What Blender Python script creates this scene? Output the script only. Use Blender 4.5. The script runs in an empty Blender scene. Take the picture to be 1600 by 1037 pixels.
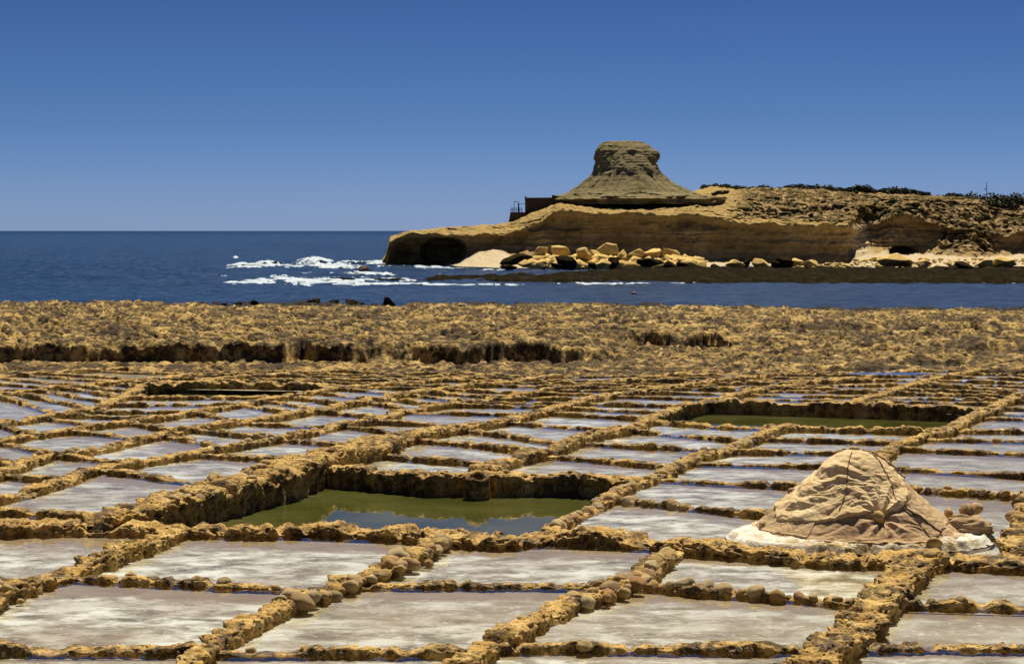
import bpy, math, random
import numpy as np
from mathutils import Vector

random.seed(7)
rng = np.random.default_rng(11)
R = math.radians
scene = bpy.context.scene
COL = scene.collection

# ---------------------------------------------------------------- camera, sky, sun, exposure
FPX = 2800.0                       # focal length in photo pixels (photo 1600 x 1037)
CAMZ = 2.5
HORIZON = 360.5
PITCH = math.atan((518.5 - HORIZON) / FPX)
SEA = -2.5
cam_d = bpy.data.cameras.new('camera')
cam = bpy.data.objects.new('camera', cam_d)
COL.objects.link(cam)
cam_d.sensor_width = 36.0
cam_d.lens = FPX / 1600.0 * 36.0
cam_d.clip_start = 0.1
cam_d.clip_end = 60000.0
cam.location = (0, 0, CAMZ)
cam.rotation_euler = (math.pi / 2 - PITCH, 0, 0)
scene.camera = cam

SUN_EL, SUN_AZ = R(63), R(12)     # azimuth measured from +Y towards +X
world = bpy.data.worlds.new('World')
scene.world = world
world.use_nodes = True
wn = world.node_tree
wn.nodes.clear()
sky = wn.nodes.new('ShaderNodeTexSky')
sky.sky_type = 'NISHITA'
sky.sun_disc = False
sky.sun_elevation = SUN_EL
sky.sun_rotation = SUN_AZ
sky.altitude = 400
sky.air_density = 1.0
sky.dust_density = 0.2
sky.ozone_density = 6.0
bg = wn.nodes.new('ShaderNodeBackground')
bg.inputs['Strength'].default_value = 0.062
wo = wn.nodes.new('ShaderNodeOutputWorld')
tc = wn.nodes.new('ShaderNodeTexCoord')
sx = wn.nodes.new('ShaderNodeSeparateXYZ')
wn.links.new(tc.outputs['Generated'], sx.inputs[0])
dep = wn.nodes.new('ShaderNodeValToRGB')          # the polarised, deep blue of the photograph's sky
e = dep.color_ramp.elements
e[0].position = 0.0; e[0].color = (0.35, 0.485, 0.95, 1)
e[1].position = 0.125; e[1].color = (0.165, 0.25, 0.46, 1)
e2 = e.new(0.35); e2.color = (0.27, 0.31, 0.42, 1)
e3 = e.new(0.06); e3.color = (0.215, 0.33, 0.62, 1)
wn.links.new(sx.outputs['Z'], dep.inputs[0])
mul = wn.nodes.new('ShaderNodeMix')
mul.data_type = 'RGBA'
mul.blend_type = 'MULTIPLY'
mul.inputs[0].default_value = 1.0
wn.links.new(sky.outputs[0], mul.inputs[6])
wn.links.new(dep.outputs[0], mul.inputs[7])
wn.links.new(mul.outputs[2], bg.inputs['Color'])
wn.links.new(bg.outputs[0], wo.inputs['Surface'])

sun_d = bpy.data.lights.new('sun', 'SUN')
sun_d.energy = 5.0
sun_d.angle = R(0.53)
sun_d.color = (1.0, 0.93, 0.79)
sun = bpy.data.objects.new('sun', sun_d)
COL.objects.link(sun)
sdir = Vector((math.sin(SUN_AZ) * math.cos(SUN_EL), math.cos(SUN_AZ) * math.cos(SUN_EL), math.sin(SUN_EL)))
sun.rotation_euler = sdir.to_track_quat('Z', 'Y').to_euler()
sun.location = sdir * 50

scene.view_settings.view_transform = 'Standard'
scene.view_settings.look = 'None'
scene.view_settings.gamma = 1.0
scene.view_settings.exposure = 0.6
scene.view_settings.use_curve_mapping = False
scene.render.engine = 'CYCLES'
scene.cycles.max_bounces = 6
scene.cycles.diffuse_bounces = 2
scene.cycles.transparent_max_bounces = 8

# ---------------------------------------------------------------- helpers
_cp, _sp = math.cos(PITCH), math.sin(PITCH)

def ray(px, py):
    a = (px - 800.0) / FPX
    b = (518.5 - py) / FPX
    return np.array((a, _cp + b * _sp, -_sp + b * _cp))

def at_z(px, py, z):
    """ground point seen at a photo pixel, on the level z"""
    d = ray(px, py)
    t = (z - CAMZ) / d[2]
    return np.array((d[0] * t, d[1] * t, z))

def at_y(px, py, Y):
    """point seen at a photo pixel, Y metres ahead"""
    d = ray(px, py)
    t = Y / d[1]
    return np.array((d[0] * t, Y, CAMZ + d[2] * t))

def to_px(p):
    x, y, z = p[0], p[1], p[2] - CAMZ
    f = y * _cp - z * _sp
    u = y * _sp + z * _cp
    return 800 + FPX * x / f, 518.5 - FPX * u / f

_perm = rng.permutation(256).astype(np.int64)
_perm = np.concatenate([_perm, _perm])
_g = rng.normal(size=(256, 3))
_g /= np.linalg.norm(_g, axis=1)[:, None]

def noise(p):
    """gradient noise in about [-1, 1] at points p (N,3)"""
    p = np.asarray(p, float)
    i = np.floor(p).astype(np.int64)
    f = p - i
    u = f * f * f * (f * (f * 6 - 15) + 10)
    i &= 255
    out = None
    for dx in (0, 1):
        wx = u[:, 0] if dx else 1 - u[:, 0]
        hx = _perm[(i[:, 0] + dx) & 255]
        for dy in (0, 1):
            wy = u[:, 1] if dy else 1 - u[:, 1]
            hy = _perm[hx + ((i[:, 1] + dy) & 255)]
            for dz in (0, 1):
                wz = u[:, 2] if dz else 1 - u[:, 2]
                h = _perm[hy + ((i[:, 2] + dz) & 255)]
                g = _g[h]
                v = g[:, 0] * (f[:, 0] - dx) + g[:, 1] * (f[:, 1] - dy) + g[:, 2] * (f[:, 2] - dz)
                v = v * wx * wy * wz
                out = v if out is None else out + v
    return out * 1.6

def fbm(p, octaves=4, gain=0.5):
    p = np.asarray(p, float)
    s = np.zeros(len(p))
    a = 1.0
    for k in range(octaves):
        s += a * noise(p + 17.3 * k)
        p = p * 2.03
        a *= gain
    return s

def n1(x, seed=0.0):
    x = np.asarray(x, float)
    return noise(np.stack([x, np.full_like(x, seed * 3.17 + 0.37), np.full_like(x, seed * 1.31 + 0.71)], 1))

def sm(a, b, x):
    t = np.clip((x - a) / (b - a), 0, 1)
    return t * t * (3 - 2 * t)

def make_mesh(name, verts, faces, smooth=False):
    """faces: (N,4) or (N,3) int array, or a list of such arrays"""
    me = bpy.data.meshes.new(name)
    verts = np.asarray(verts, np.float32)
    if not isinstance(faces, list):
        faces = [faces]
    faces = [np.asarray(f, np.int32) for f in faces if len(f)]
    nl = sum(f.size for f in faces)
    nf = sum(len(f) for f in faces)
    me.vertices.add(len(verts))
    me.vertices.foreach_set('co', verts.ravel())
    me.loops.add(nl)
    me.loops.foreach_set('vertex_index', np.concatenate([f.ravel() for f in faces]))
    tot = np.concatenate([np.full(len(f), f.shape[1], np.int32) for f in faces])
    st = np.concatenate([[0], np.cumsum(tot)[:-1]]).astype(np.int32)
    me.polygons.add(nf)
    me.polygons.foreach_set('loop_start', st)
    me.polygons.foreach_set('loop_total', tot)
    if smooth:
        me.polygons.foreach_set('use_smooth', np.ones(nf, bool))
    me.update(calc_edges=True)
    me.validate()
    return me

def attr(me, name, vals):
    a = me.attributes.new(name, 'FLOAT', 'POINT')
    a.data.foreach_set('value', np.asarray(vals, np.float32))

def grid_faces(nr, nc, wrap=False):
    r = np.arange(nr - 1)[:, None]
    ncc = nc if wrap else nc - 1
    c = np.arange(ncc)[None, :]
    c2 = (c + 1) % nc
    a = r * nc + c
    b = r * nc + c2
    d = (r + 1) * nc + c2
    e = (r + 1) * nc + c
    return np.stack([a, b, d, e], -1).reshape(-1, 4)

def link(name, me, mat=None, parent=None):
    o = bpy.data.objects.new(name, me)
    COL.objects.link(o)
    if mat is not None and me is not None and len(me.materials) == 0:
        me.materials.append(mat)
    if parent is not None:
        o.parent = parent
    return o

def tag(o, label=None, cat=None, group=None, kind=None):
    if label: o['label'] = label
    if cat: o['category'] = cat
    if group: o['group'] = group
    if kind: o['kind'] = kind
    return o

def empty(name, loc):
    o = bpy.data.objects.new(name, None)
    COL.objects.link(o)
    o.location = loc
    o.empty_display_size = 0.1
    return o

def ordinal(n):
    return ['first', 'second', 'third', 'fourth', 'fifth', 'sixth', 'seventh', 'eighth', 'ninth', 'tenth', 'eleventh',
            'twelfth', 'thirteenth', 'fourteenth', 'fifteenth', 'sixteenth', 'seventeenth', 'eighteenth', 'nineteenth',
            'twentieth', 'twenty-first', 'twenty-second', 'twenty-third', 'twenty-fourth', 'twenty-fifth', 'twenty-sixth'][n - 1]

# ---------------------------------------------------------------- materials
KA = 0.74            # base colours below are given relative to the exposed picture; this brings them to real-world albedo
class Mat:
    """small node builder"""
    def __init__(self, name):
        self.m = bpy.data.materials.new(name)
        self.m.use_nodes = True
        self.t = self.m.node_tree
        self.t.nodes.clear()
        self.out = self.t.nodes.new('ShaderNodeOutputMaterial')
    def n(self, typ, **kw):
        nd = self.t.nodes.new(typ)
        for k, v in kw.items():
            setattr(nd, k, v)
        return nd
    def l(self, a, b):
        self.t.links.new(a, b)
    def coord(self, scale=(1, 1, 1), world=True):
        if world:
            src = self.n('ShaderNodeNewGeometry').outputs['Position']
        else:
            src = self.n('ShaderNodeTexCoord').outputs['Object']
        mp = self.n('ShaderNodeMapping')
        mp.inputs['Scale'].default_value = scale
        self.l(src, mp.inputs['Vector'])
        return mp.outputs[0]
    def noise(self, vec, scale, detail=4, rough=0.55, dist=0.0):
        nd = self.n('ShaderNodeTexNoise')
        nd.inputs['Scale'].default_value = scale
        nd.inputs['Detail'].default_value = detail
        nd.inputs['Roughness'].default_value = rough
        nd.inputs['Distortion'].default_value = dist
        self.l(vec, nd.inputs['Vector'])
        return nd.outputs['Fac']
    def voronoi(self, vec, scale, feature='F1'):
        nd = self.n('ShaderNodeTexVoronoi')
        nd.feature = feature
        nd.inputs['Scale'].default_value = scale
        self.l(vec, nd.inputs['Vector'])
        return nd.outputs['Distance']
    def ramp(self, fac, stops, interp='LINEAR'):
        nd = self.n('ShaderNodeValToRGB')
        cr = nd.color_ramp
        cr.interpolation = interp
        while len(cr.elements) < len(stops):
            cr.elements.new(0.5)
        for e, (p, c) in zip(cr.elements, stops):
            e.position = p
            e.color = (*[q * KA for q in c], 1) if not isinstance(c, (int, float)) else (c, c, c, 1)
        self.l(fac, nd.inputs[0])
        return nd.outputs[0]
    def mix(self, fac, a, b, blend='MIX'):
        nd = self.n('ShaderNodeMix')
        nd.data_type = 'RGBA'
        nd.blend_type = blend
        for i, v in ((0, fac), (6, a), (7, b)):
            if isinstance(v, (int, float)):
                nd.inputs[i].default_value = v
            elif isinstance(v, tuple):
                nd.inputs[i].default_value = (*[q * KA for q in v], 1)
            else:
                self.l(v, nd.inputs[i])
        return nd.outputs[2]
    def math(self, op, a, b=None, c=None):
        nd = self.n('ShaderNodeMath')
        nd.operation = op
        for i, v in enumerate((a, b, c)):
            if v is None: continue
            if isinstance(v, (int, float)):
                nd.inputs[i].default_value = v
            else:
                self.l(v, nd.inputs[i])
        return nd.outputs[0]
    def attr(self, name):
        nd = self.n('ShaderNodeAttribute')
        nd.attribute_name = name
        return nd.outputs['Fac']
    def bump(self, h, strength, dist, normal=None):
        nd = self.n('ShaderNodeBump')
        nd.inputs['Strength'].default_value = strength
        nd.inputs['Distance'].default_value = dist
        self.l(h, nd.inputs['Height'])
        if normal is not None:
            self.l(normal, nd.inputs['Normal'])
        return nd.outputs[0]
    def principled(self, color, rough=0.85, normal=None, spec=0.3, **kw):
        nd = self.n('ShaderNodeBsdfPrincipled')
        for key, v in (('Base Color', color), ('Roughness', rough)):
            if isinstance(v, tuple): nd.inputs[key].default_value = (*v, 1)
            elif isinstance(v, (int, float)): nd.inputs[key].default_value = v
            else: self.l(v, nd.inputs[key])
        nd.inputs['Specular IOR Level'].default_value = spec
        for k, v in kw.items():
            nd.inputs[k].default_value = v
        if normal is not None:
            self.l(normal, nd.inputs['Normal'])
        return nd.outputs[0]
    def done(self, shader):
        self.l(shader, self.out.inputs['Surface'])
        return self.m

def rock_mat(name, cols, pit=(0.06, 0.038, 0.018), scale=1.0, pit_pos=(0.36, 0.47), bump=0.02, salt=0.0, spec=0.25, stain=(0.40, 0.52)):
    k = Mat(name)
    v = k.coord()
    big = k.noise(v, 0.9 * scale, 4, 0.6)
    mid = k.noise(v, 5.5 * scale, 5, 0.62, 0.3)
    fine = k.noise(v, 26 * scale, 4, 0.65)
    c = k.ramp(mid, [(0.28, cols[0]), (0.48, cols[1]), (0.7, cols[2])])
    c = k.mix(k.ramp(big, [(0.35, 0.0), (0.65, 0.55)]), c, cols[3])
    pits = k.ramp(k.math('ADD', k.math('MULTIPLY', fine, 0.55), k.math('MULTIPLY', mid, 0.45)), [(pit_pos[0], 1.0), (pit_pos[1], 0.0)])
    c = k.mix(pits, c, pit)  # pits and pores painted dark, like shade in the bump's hollows
    st = k.math('ADD', k.math('MULTIPLY', k.noise(v, 2.6 * scale, 5, 0.7, 0.6), 0.6), k.math('MULTIPLY', k.noise(v, 11 * scale, 4, 0.65), 0.4))
    c = k.mix(k.ramp(st, [(stain[0], 0.92), (stain[1], 0.0)]), c, tuple(q * 1.25 for q in pit))
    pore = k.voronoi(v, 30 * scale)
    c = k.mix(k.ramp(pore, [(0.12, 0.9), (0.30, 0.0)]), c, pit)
    if salt:
        s = k.ramp(k.noise(v, 34 * scale, 3, 0.7), [(0.60, 0.0), (0.68, salt)])
        c = k.mix(s, c, (0.75, 0.70, 0.60))
    h = k.math('ADD', k.math('MULTIPLY', mid, 0.6), k.math('ADD', k.math('MULTIPLY', fine, 0.4), k.ramp(pore, [(0.0, 0.0), (0.4, 0.35)])))
    return k.done(k.principled(c, 0.9, k.bump(h, 0.9, bump), spec))

GOLD = [(0.21, 0.115, 0.028), (0.57, 0.345, 0.08), (0.80, 0.55, 0.19), (0.45, 0.245, 0.055)]
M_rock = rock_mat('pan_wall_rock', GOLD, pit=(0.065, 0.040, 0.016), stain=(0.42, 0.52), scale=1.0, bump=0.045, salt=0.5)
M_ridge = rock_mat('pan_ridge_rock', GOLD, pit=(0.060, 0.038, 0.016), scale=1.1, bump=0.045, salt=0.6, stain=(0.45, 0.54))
M_shelf = rock_mat('shelf_rock', [(0.21, 0.125, 0.04), (0.43, 0.27, 0.085), (0.55, 0.375, 0.15), (0.36, 0.21, 0.06)],
                   scale=0.42, bump=0.10, pit_pos=(0.34, 0.46))
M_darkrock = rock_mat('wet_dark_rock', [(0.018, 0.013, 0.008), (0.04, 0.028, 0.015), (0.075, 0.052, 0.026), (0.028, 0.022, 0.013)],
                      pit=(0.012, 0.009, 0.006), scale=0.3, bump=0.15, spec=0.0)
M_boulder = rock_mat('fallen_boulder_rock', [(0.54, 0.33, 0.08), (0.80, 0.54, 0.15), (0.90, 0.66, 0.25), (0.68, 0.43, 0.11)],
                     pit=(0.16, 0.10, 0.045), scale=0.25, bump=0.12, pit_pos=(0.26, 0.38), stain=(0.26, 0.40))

def cobble_mat():
    k = Mat('cobble_stone')
    v = k.coord(world=False)
    rnd = k.n('ShaderNodeObjectInfo').outputs['Random']
    base = k.ramp(rnd, [(0.0, (0.54, 0.33, 0.085)), (0.2, (0.64, 0.44, 0.15)), (0.4, (0.52, 0.29, 0.07)), (0.55, (0.72, 0.54, 0.24)),
                        (0.7, (0.50, 0.24, 0.07)), (0.85, (0.58, 0.44, 0.21)), (1.0, (0.40, 0.25, 0.09))])
    n = k.noise(v, 14, 5, 0.65)
    c = k.mix(k.ramp(n, [(0.35, 0.6), (0.55, 0.0)]), base, (0.16, 0.09, 0.03))
    c = k.mix(k.ramp(k.noise(v, 30, 3, 0.6), [(0.58, 0.0), (0.7, 0.6)]), c, (0.62, 0.52, 0.34))
    return k.done(k.principled(c, 0.8, k.bump(k.noise(v, 40, 4, 0.6), 0.6, 0.012), 0.3))
M_cobble = cobble_mat()

def salt_bed_mat():
    k = Mat('salt_and_reflection_bed')
    v = k.coord((1.0, 1.0, 1.0))
    a = k.noise(v, 0.8, 3, 0.6)
    b = k.noise(k.coord((0.6, 1.0, 1.0)), 5.0, 6, 0.68, 0.3)
    rnd = k.n('ShaderNodeObjectInfo').outputs['Random']
    c = k.ramp(b, [(0.36, (0.15, 0.118, 0.055)), (0.47, (0.41, 0.375, 0.26)), (0.58, (0.78, 0.785, 0.70))])  # white is salt plus the bright sky reflection, painted into the bed
    c = k.mix(k.ramp(a, [(0.45, 0.0), (0.68, 0.7)]), c, (0.30, 0.21, 0.09))
    c = k.mix(k.ramp(rnd, [(0.0, 0.0), (0.45, 0.1), (1.0, 0.65)]), c, (0.35, 0.285, 0.15))
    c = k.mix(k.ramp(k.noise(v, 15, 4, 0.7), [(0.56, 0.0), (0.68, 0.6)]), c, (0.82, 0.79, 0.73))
    mg = k.math('ADD', k.attr('reflect_margin'), k.math('MULTIPLY', k.math('SUBTRACT', k.noise(v, 7, 4, 0.65), 0.5), 1.1))
    c = k.mix(k.ramp(mg, [(0.28, 0.0), (0.62, 0.85)]), c, (0.27, 0.185, 0.085))  # brown rim imitates the pan wall mirrored in the brine
    return k.done(k.principled(c, 0.9, k.bump(b, 0.6, 0.02), 0.2))
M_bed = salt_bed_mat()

def water_mat(name, tint, ripple, rscale, rough=0.02):
    """clear shallow water: refracted light passes, the rest is mirrored"""
    k = Mat(name)
    v = k.coord()
    h = k.math('ADD', k.noise(v, rscale, 3, 0.6, 0.4), k.math('MULTIPLY', k.noise(v, rscale * 4.1, 2, 0.5), 0.22))
    nrm = k.bump(h, 1.0, ripple)
    fr = k.n('ShaderNodeFresnel')
    fr.inputs['IOR'].default_value = 1.33
    k.l(nrm, fr.inputs['Normal'])
    tr = k.n('ShaderNodeBsdfTransparent')
    tr.inputs['Color'].default_value = (*tint, 1)
    gl = k.n('ShaderNodeBsdfGlossy')
    gl.inputs['Roughness'].default_value = rough
    gl.inputs['Color'].default_value = (1, 1, 1, 1)
    k.l(nrm, gl.inputs['Normal'])
    mx = k.n('ShaderNodeMixShader')
    k.l(fr.outputs[0], mx.inputs[0])
    k.l(tr.outputs[0], mx.inputs[1])
    k.l(gl.outputs[0], mx.inputs[2])
    return k.done(mx.outputs[0])
M_panwater = water_mat('pan_brine', (0.97, 0.97, 0.96), 0.0035, 4.0)

def pool_mat():
    k = Mat('green_pool_water')
    v = k.coord()
    nrm = k.bump(k.noise(v, 5, 2, 0.5), 1.0, 0.0012)
    a = k.noise(v, 1.1, 3, 0.6)
    c = k.ramp(a, [(0.35, (0.055, 0.056, 0.010)), (0.65, (0.105, 0.098, 0.028))])
    return k.done(k.principled(c, 0.03, nrm, 0.42, **{'IOR': 1.33}))
M_pool = pool_mat()

def sea_mat(name, rough, spec):
    k = Mat(name)
    v = k.coord((0.45, 1.0, 1.0))
    w1 = k.noise(v, 0.42, 4, 0.62, 0.3)
    w2 = k.noise(v, 1.7, 4, 0.65)
    streak = k.noise(k.coord((0.010, 0.035, 1)), 1.0, 4, 0.6)
    c = k.ramp(streak, [(0.35, (0.003, 0.017, 0.060)), (0.65, (0.006, 0.031, 0.092))])
    c = k.mix(k.ramp(w1, [(0.46, 0.0), (0.62, 0.8)]), c, (0.014, 0.050, 0.125))  # wave facets painted lighter in the water colour
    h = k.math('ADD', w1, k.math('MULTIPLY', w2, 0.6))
    c = k.mix(k.ramp(w2, [(0.50, 0.0), (0.62, 0.6)]), c, (0.040, 0.088, 0.150))  # bright ripple speckle painted in, imitating light on small waves
    nrm = k.bump(h, 1.0, 0.8)
    return k.done(k.principled(c, rough, nrm, spec, **{'IOR': 1.33}))
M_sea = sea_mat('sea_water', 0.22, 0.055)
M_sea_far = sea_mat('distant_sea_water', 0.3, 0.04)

def foam_mat():
    k = Mat('sea_foam')
    v = k.coord()
    n = k.noise(v, 1.4, 4, 0.6)
    c = k.ramp(n, [(0.38, (0.34, 0.44, 0.52)), (0.52, (0.54, 0.60, 0.65)), (0.66, (0.76, 0.78, 0.79))])
    fs = k.principled(c, 0.8, k.bump(n, 0.8, 0.2), 0.0)
    d = k.math('ADD', k.attr('foam_cover'), k.math('MULTIPLY', k.math('SUBTRACT', k.noise(v, 2.6, 4, 0.7), 0.5), 0.9))
    tr = k.n('ShaderNodeBsdfTransparent')
    mx = k.n('ShaderNodeMixShader')
    k.l(k.ramp(d, [(0.03, 0.0), (0.55, 1.0 / KA)]), mx.inputs[0])
    k.l(tr.outputs[0], mx.inputs[1])
    k.l(fs, mx.inputs[2])
    return k.done(mx.outputs[0])
M_foam = foam_mat()

def cliff_mat():
    k = Mat('headland_rock')
    v = k.coord()
    st = k.noise(k.coord((0.03, 0.03, 1.6)), 1.0, 5, 0.65, 0.4)
    bl = k.noise(v, 0.35, 6, 0.65)
    fine = k.noise(v, 1.6, 5, 0.7)
    c = k.ramp(st, [(0.30, (0.34, 0.22, 0.088)), (0.5, (0.52, 0.36, 0.155)), (0.68, (0.66, 0.48, 0.24))])
    c = k.mix(k.ramp(bl, [(0.38, 0.6), (0.6, 0.0)]), c, (0.31, 0.20, 0.085))
    # bare rubble and earth
    rub = k.ramp(fine, [(0.40, (0.07, 0.045, 0.02)), (0.50, (0.28, 0.175, 0.075)), (0.62, (0.66, 0.47, 0.24))])
    veg = k.ramp(k.noise(v, 0.55, 5, 0.7), [(0.47, 0.0), (0.56, 0.85)])
    rub = k.mix(veg, rub, (0.055, 0.055, 0.022))
    c = k.mix(k.attr('rubble'), c, rub)
    top = k.ramp(fine, [(0.35, (0.30, 0.19, 0.065)), (0.55, (0.48, 0.335, 0.13)), (0.7, (0.56, 0.42, 0.19))])
    c = k.mix(k.attr('ledge'), c, top)
    sand = k.ramp(fine, [(0.35, (0.52, 0.40, 0.23)), (0.6, (0.66, 0.55, 0.36))])
    c = k.mix(k.attr('sand'), c, sand)
    h = k.math('ADD', k.math('MULTIPLY', st, 0.6), fine)
    return k.done(k.principled(c, 0.95, k.bump(h, 0.8, 0.35), 0.0))
M_cliff = cliff_mat()

def clay_mat():
    k = Mat('clay_hill')
    v = k.coord()
    st = k.noise(k.coord((0.10, 0.10, 1.5)), 1.0, 6, 0.75, 1.2)
    fine = k.noise(v, 1.8, 5, 0.7)
    c = k.ramp(st, [(0.22, (0.175, 0.138, 0.072)), (0.5, (0.29, 0.235, 0.118)), (0.68, (0.40, 0.33, 0.172))])
    c = k.mix(k.ramp(fine, [(0.34, 0.7), (0.52, 0.0)]), c, (0.11, 0.095, 0.055))
    return k.done(k.principled(c, 0.95, k.bump(k.math('ADD', st, fine), 0.9, 0.3), 0.0))
M_clay = clay_mat()

def cloth_mat(name, c0, c1, c2):
    k = Mat(name)
    v = k.coord(world=False)
    st = k.noise(v, 3.2, 5, 0.65, 0.5)
    fine = k.noise(v, 120, 2, 0.6)
    c = k.ramp(st, [(0.32, c0), (0.52, c1), (0.7, c2)])
    wave = k.noise(k.coord((60, 60, 420), world=False), 1.0, 2, 0.6)
    h = k.math('ADD', fine, wave)
    crease = k.noise(k.coord((9, 9, 22), world=False), 1.0, 5, 0.6, 0.8)
    return k.done(k.principled(c, 0.95, k.bump(h, 0.35, 0.002, k.bump(crease, 0.7, 0.012)), 0.1))
M_cloth = cloth_mat('faded_canvas', (0.62, 0.43, 0.20), (0.80, 0.58, 0.30), (0.88, 0.68, 0.39))
M_cloth2 = cloth_mat('brown_sackcloth', (0.42, 0.27, 0.135), (0.56, 0.37, 0.195), (0.66, 0.46, 0.25))
M_cloth3 = cloth_mat('tan_sackcloth', (0.42, 0.27, 0.13), (0.58, 0.40, 0.21), (0.66, 0.49, 0.28))

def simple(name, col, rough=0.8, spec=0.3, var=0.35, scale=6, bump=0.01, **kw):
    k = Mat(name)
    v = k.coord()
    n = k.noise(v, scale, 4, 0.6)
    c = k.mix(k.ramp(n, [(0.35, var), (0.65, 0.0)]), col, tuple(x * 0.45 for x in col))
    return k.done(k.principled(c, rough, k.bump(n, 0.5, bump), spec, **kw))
def salt_mat():
    k = Mat('crusted_salt')
    v = k.coord()
    n = k.noise(v, 9, 5, 0.7)
    c = k.ramp(n, [(0.35, (0.62, 0.48, 0.28)), (0.52, (0.90, 0.83, 0.68)), (0.7, (1.0, 0.96, 0.86))])
    rock = k.ramp(k.noise(v, 22, 4, 0.7), [(0.38, (0.10, 0.06, 0.025)), (0.5, (0.55, 0.36, 0.12)), (0.62, (0.86, 0.74, 0.52))])
    c = k.mix(k.attr('bare'), c, rock)
    return k.done(k.principled(c, 0.9, k.bump(k.noise(v, 40, 4, 0.7), 0.8, 0.02), 0.2))
M_salt = salt_mat()
M_mud = simple('pan_field_mud', (0.30, 0.20, 0.09), 0.9, 0.2, 0.6, 5, 0.02)
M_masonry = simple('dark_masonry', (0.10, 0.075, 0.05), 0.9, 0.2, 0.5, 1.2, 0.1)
M_metal = simple('rusty_iron', (0.055, 0.045, 0.045), 0.6, 0.4, 0.3, 4, 0.005)
M_bush = simple('dark_scrub_leaves', (0.085, 0.085, 0.03), 0.7, 0.2, 0.5, 1.5, 0.02)
M_bark = simple('scrub_bark', (0.10, 0.07, 0.045), 0.9, 0.2, 0.4, 4, 0.01)
M_red = simple('red_plastic', (0.55, 0.03, 0.025), 0.4, 0.5, 0.1, 4, 0.002)
M_plank = simple('weathered_wood', (0.34, 0.24, 0.12), 0.8, 0.2, 0.5, 14, 0.004)
M_seam = simple('seam_thread', (0.26, 0.17, 0.09), 0.9, 0.1, 0.3, 60, 0.002)

# ================================================================ LARGE STRUCTURE
# ---------------------------------------------------------------- sea
ys = np.concatenate([np.linspace(2400, 3500, 4), np.geomspace(4000, 45000, 12)])
xs = np.concatenate([-np.geomspace(200, 30000, 8)[::-1], np.linspace(-150, 150, 13), np.geomspace(200, 30000, 8)])
gx, gy = np.meshgrid(xs, ys)
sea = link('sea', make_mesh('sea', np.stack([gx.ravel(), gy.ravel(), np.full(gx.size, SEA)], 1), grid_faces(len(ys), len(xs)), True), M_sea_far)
tag(sea, kind='structure')
# the nearer water carries real waves
def wave_z(XX, YY):
    XX, YY = XX.ravel(), YY.ravel()
    a = lambda sx, sy, k: np.stack([XX / sx, YY / sy, np.full(XX.size, k)], 1)
    z = 0.16 * noise(a(7, 4.5, 1.0)) + 0.10 * (0.4 - 2 * np.abs(noise(a(3.2, 2.0, 2.0)))) + 0.10 * (0.4 - 2 * np.abs(noise(a(1.5, 0.9, 3.0)))) + 0.25 * noise(a(30, 16, 4.0)) + np.interp(YY, [200, 900, 2400], [0, 0.5, 1.2]) * noise(a(90, 60, 5.0))
    z = z * np.interp(YY, [46, 150, 170, 230, 640, 2450], [0.45, 0.6, 0.8, 1.25, 1.6, 2.0])
    return z * np.interp(800 + XX / YY * FPX, [0, 500, 1000, 1600], [1, 1, 0.85, 0.75])
def waves():
    nr, nc = 560, 800
    Y = 1 / np.linspace(1 / 46.0, 1 / 2450.0, nr)
    u = np.linspace(-1250, 1250, nc) / FPX
    YY = Y[:, None] * np.ones((1, nc)); XX = YY * u[None, :]
    a = lambda sx, sy, k: np.stack([XX.ravel() / sx, YY.ravel() / sy, np.full(XX.size, k)], 1)
    z = 0.16 * noise(a(7, 4.5, 1.0)) + 0.10 * (0.4 - 2 * np.abs(noise(a(3.2, 2.0, 2.0)))) + 0.10 * (0.4 - 2 * np.abs(noise(a(1.5, 0.9, 3.0)))) + 0.25 * noise(a(30, 16, 4.0)) + np.interp(YY.ravel(), [200, 900, 2400], [0, 0.5, 1.2]) * noise(a(90, 60, 5.0))
    z = z * np.interp(YY.ravel(), [46, 150, 170, 230, 640, 2450], [0.45, 0.6, 0.8, 1.25, 1.6, 2.0])
    z = z * np.interp((800 + u * FPX)[None, :].repeat(nr, 0).ravel(), [0, 500, 1000, 1600], [1, 1, 0.85, 0.75])
    e = np.minimum(1, (nr - 1 - np.arange(nr)) / 30.0)[:, None].repeat(nc, 1).ravel()
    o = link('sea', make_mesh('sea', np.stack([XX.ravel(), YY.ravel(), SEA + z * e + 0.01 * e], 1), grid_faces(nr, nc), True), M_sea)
    tag(o, kind='structure')
waves()

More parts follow.
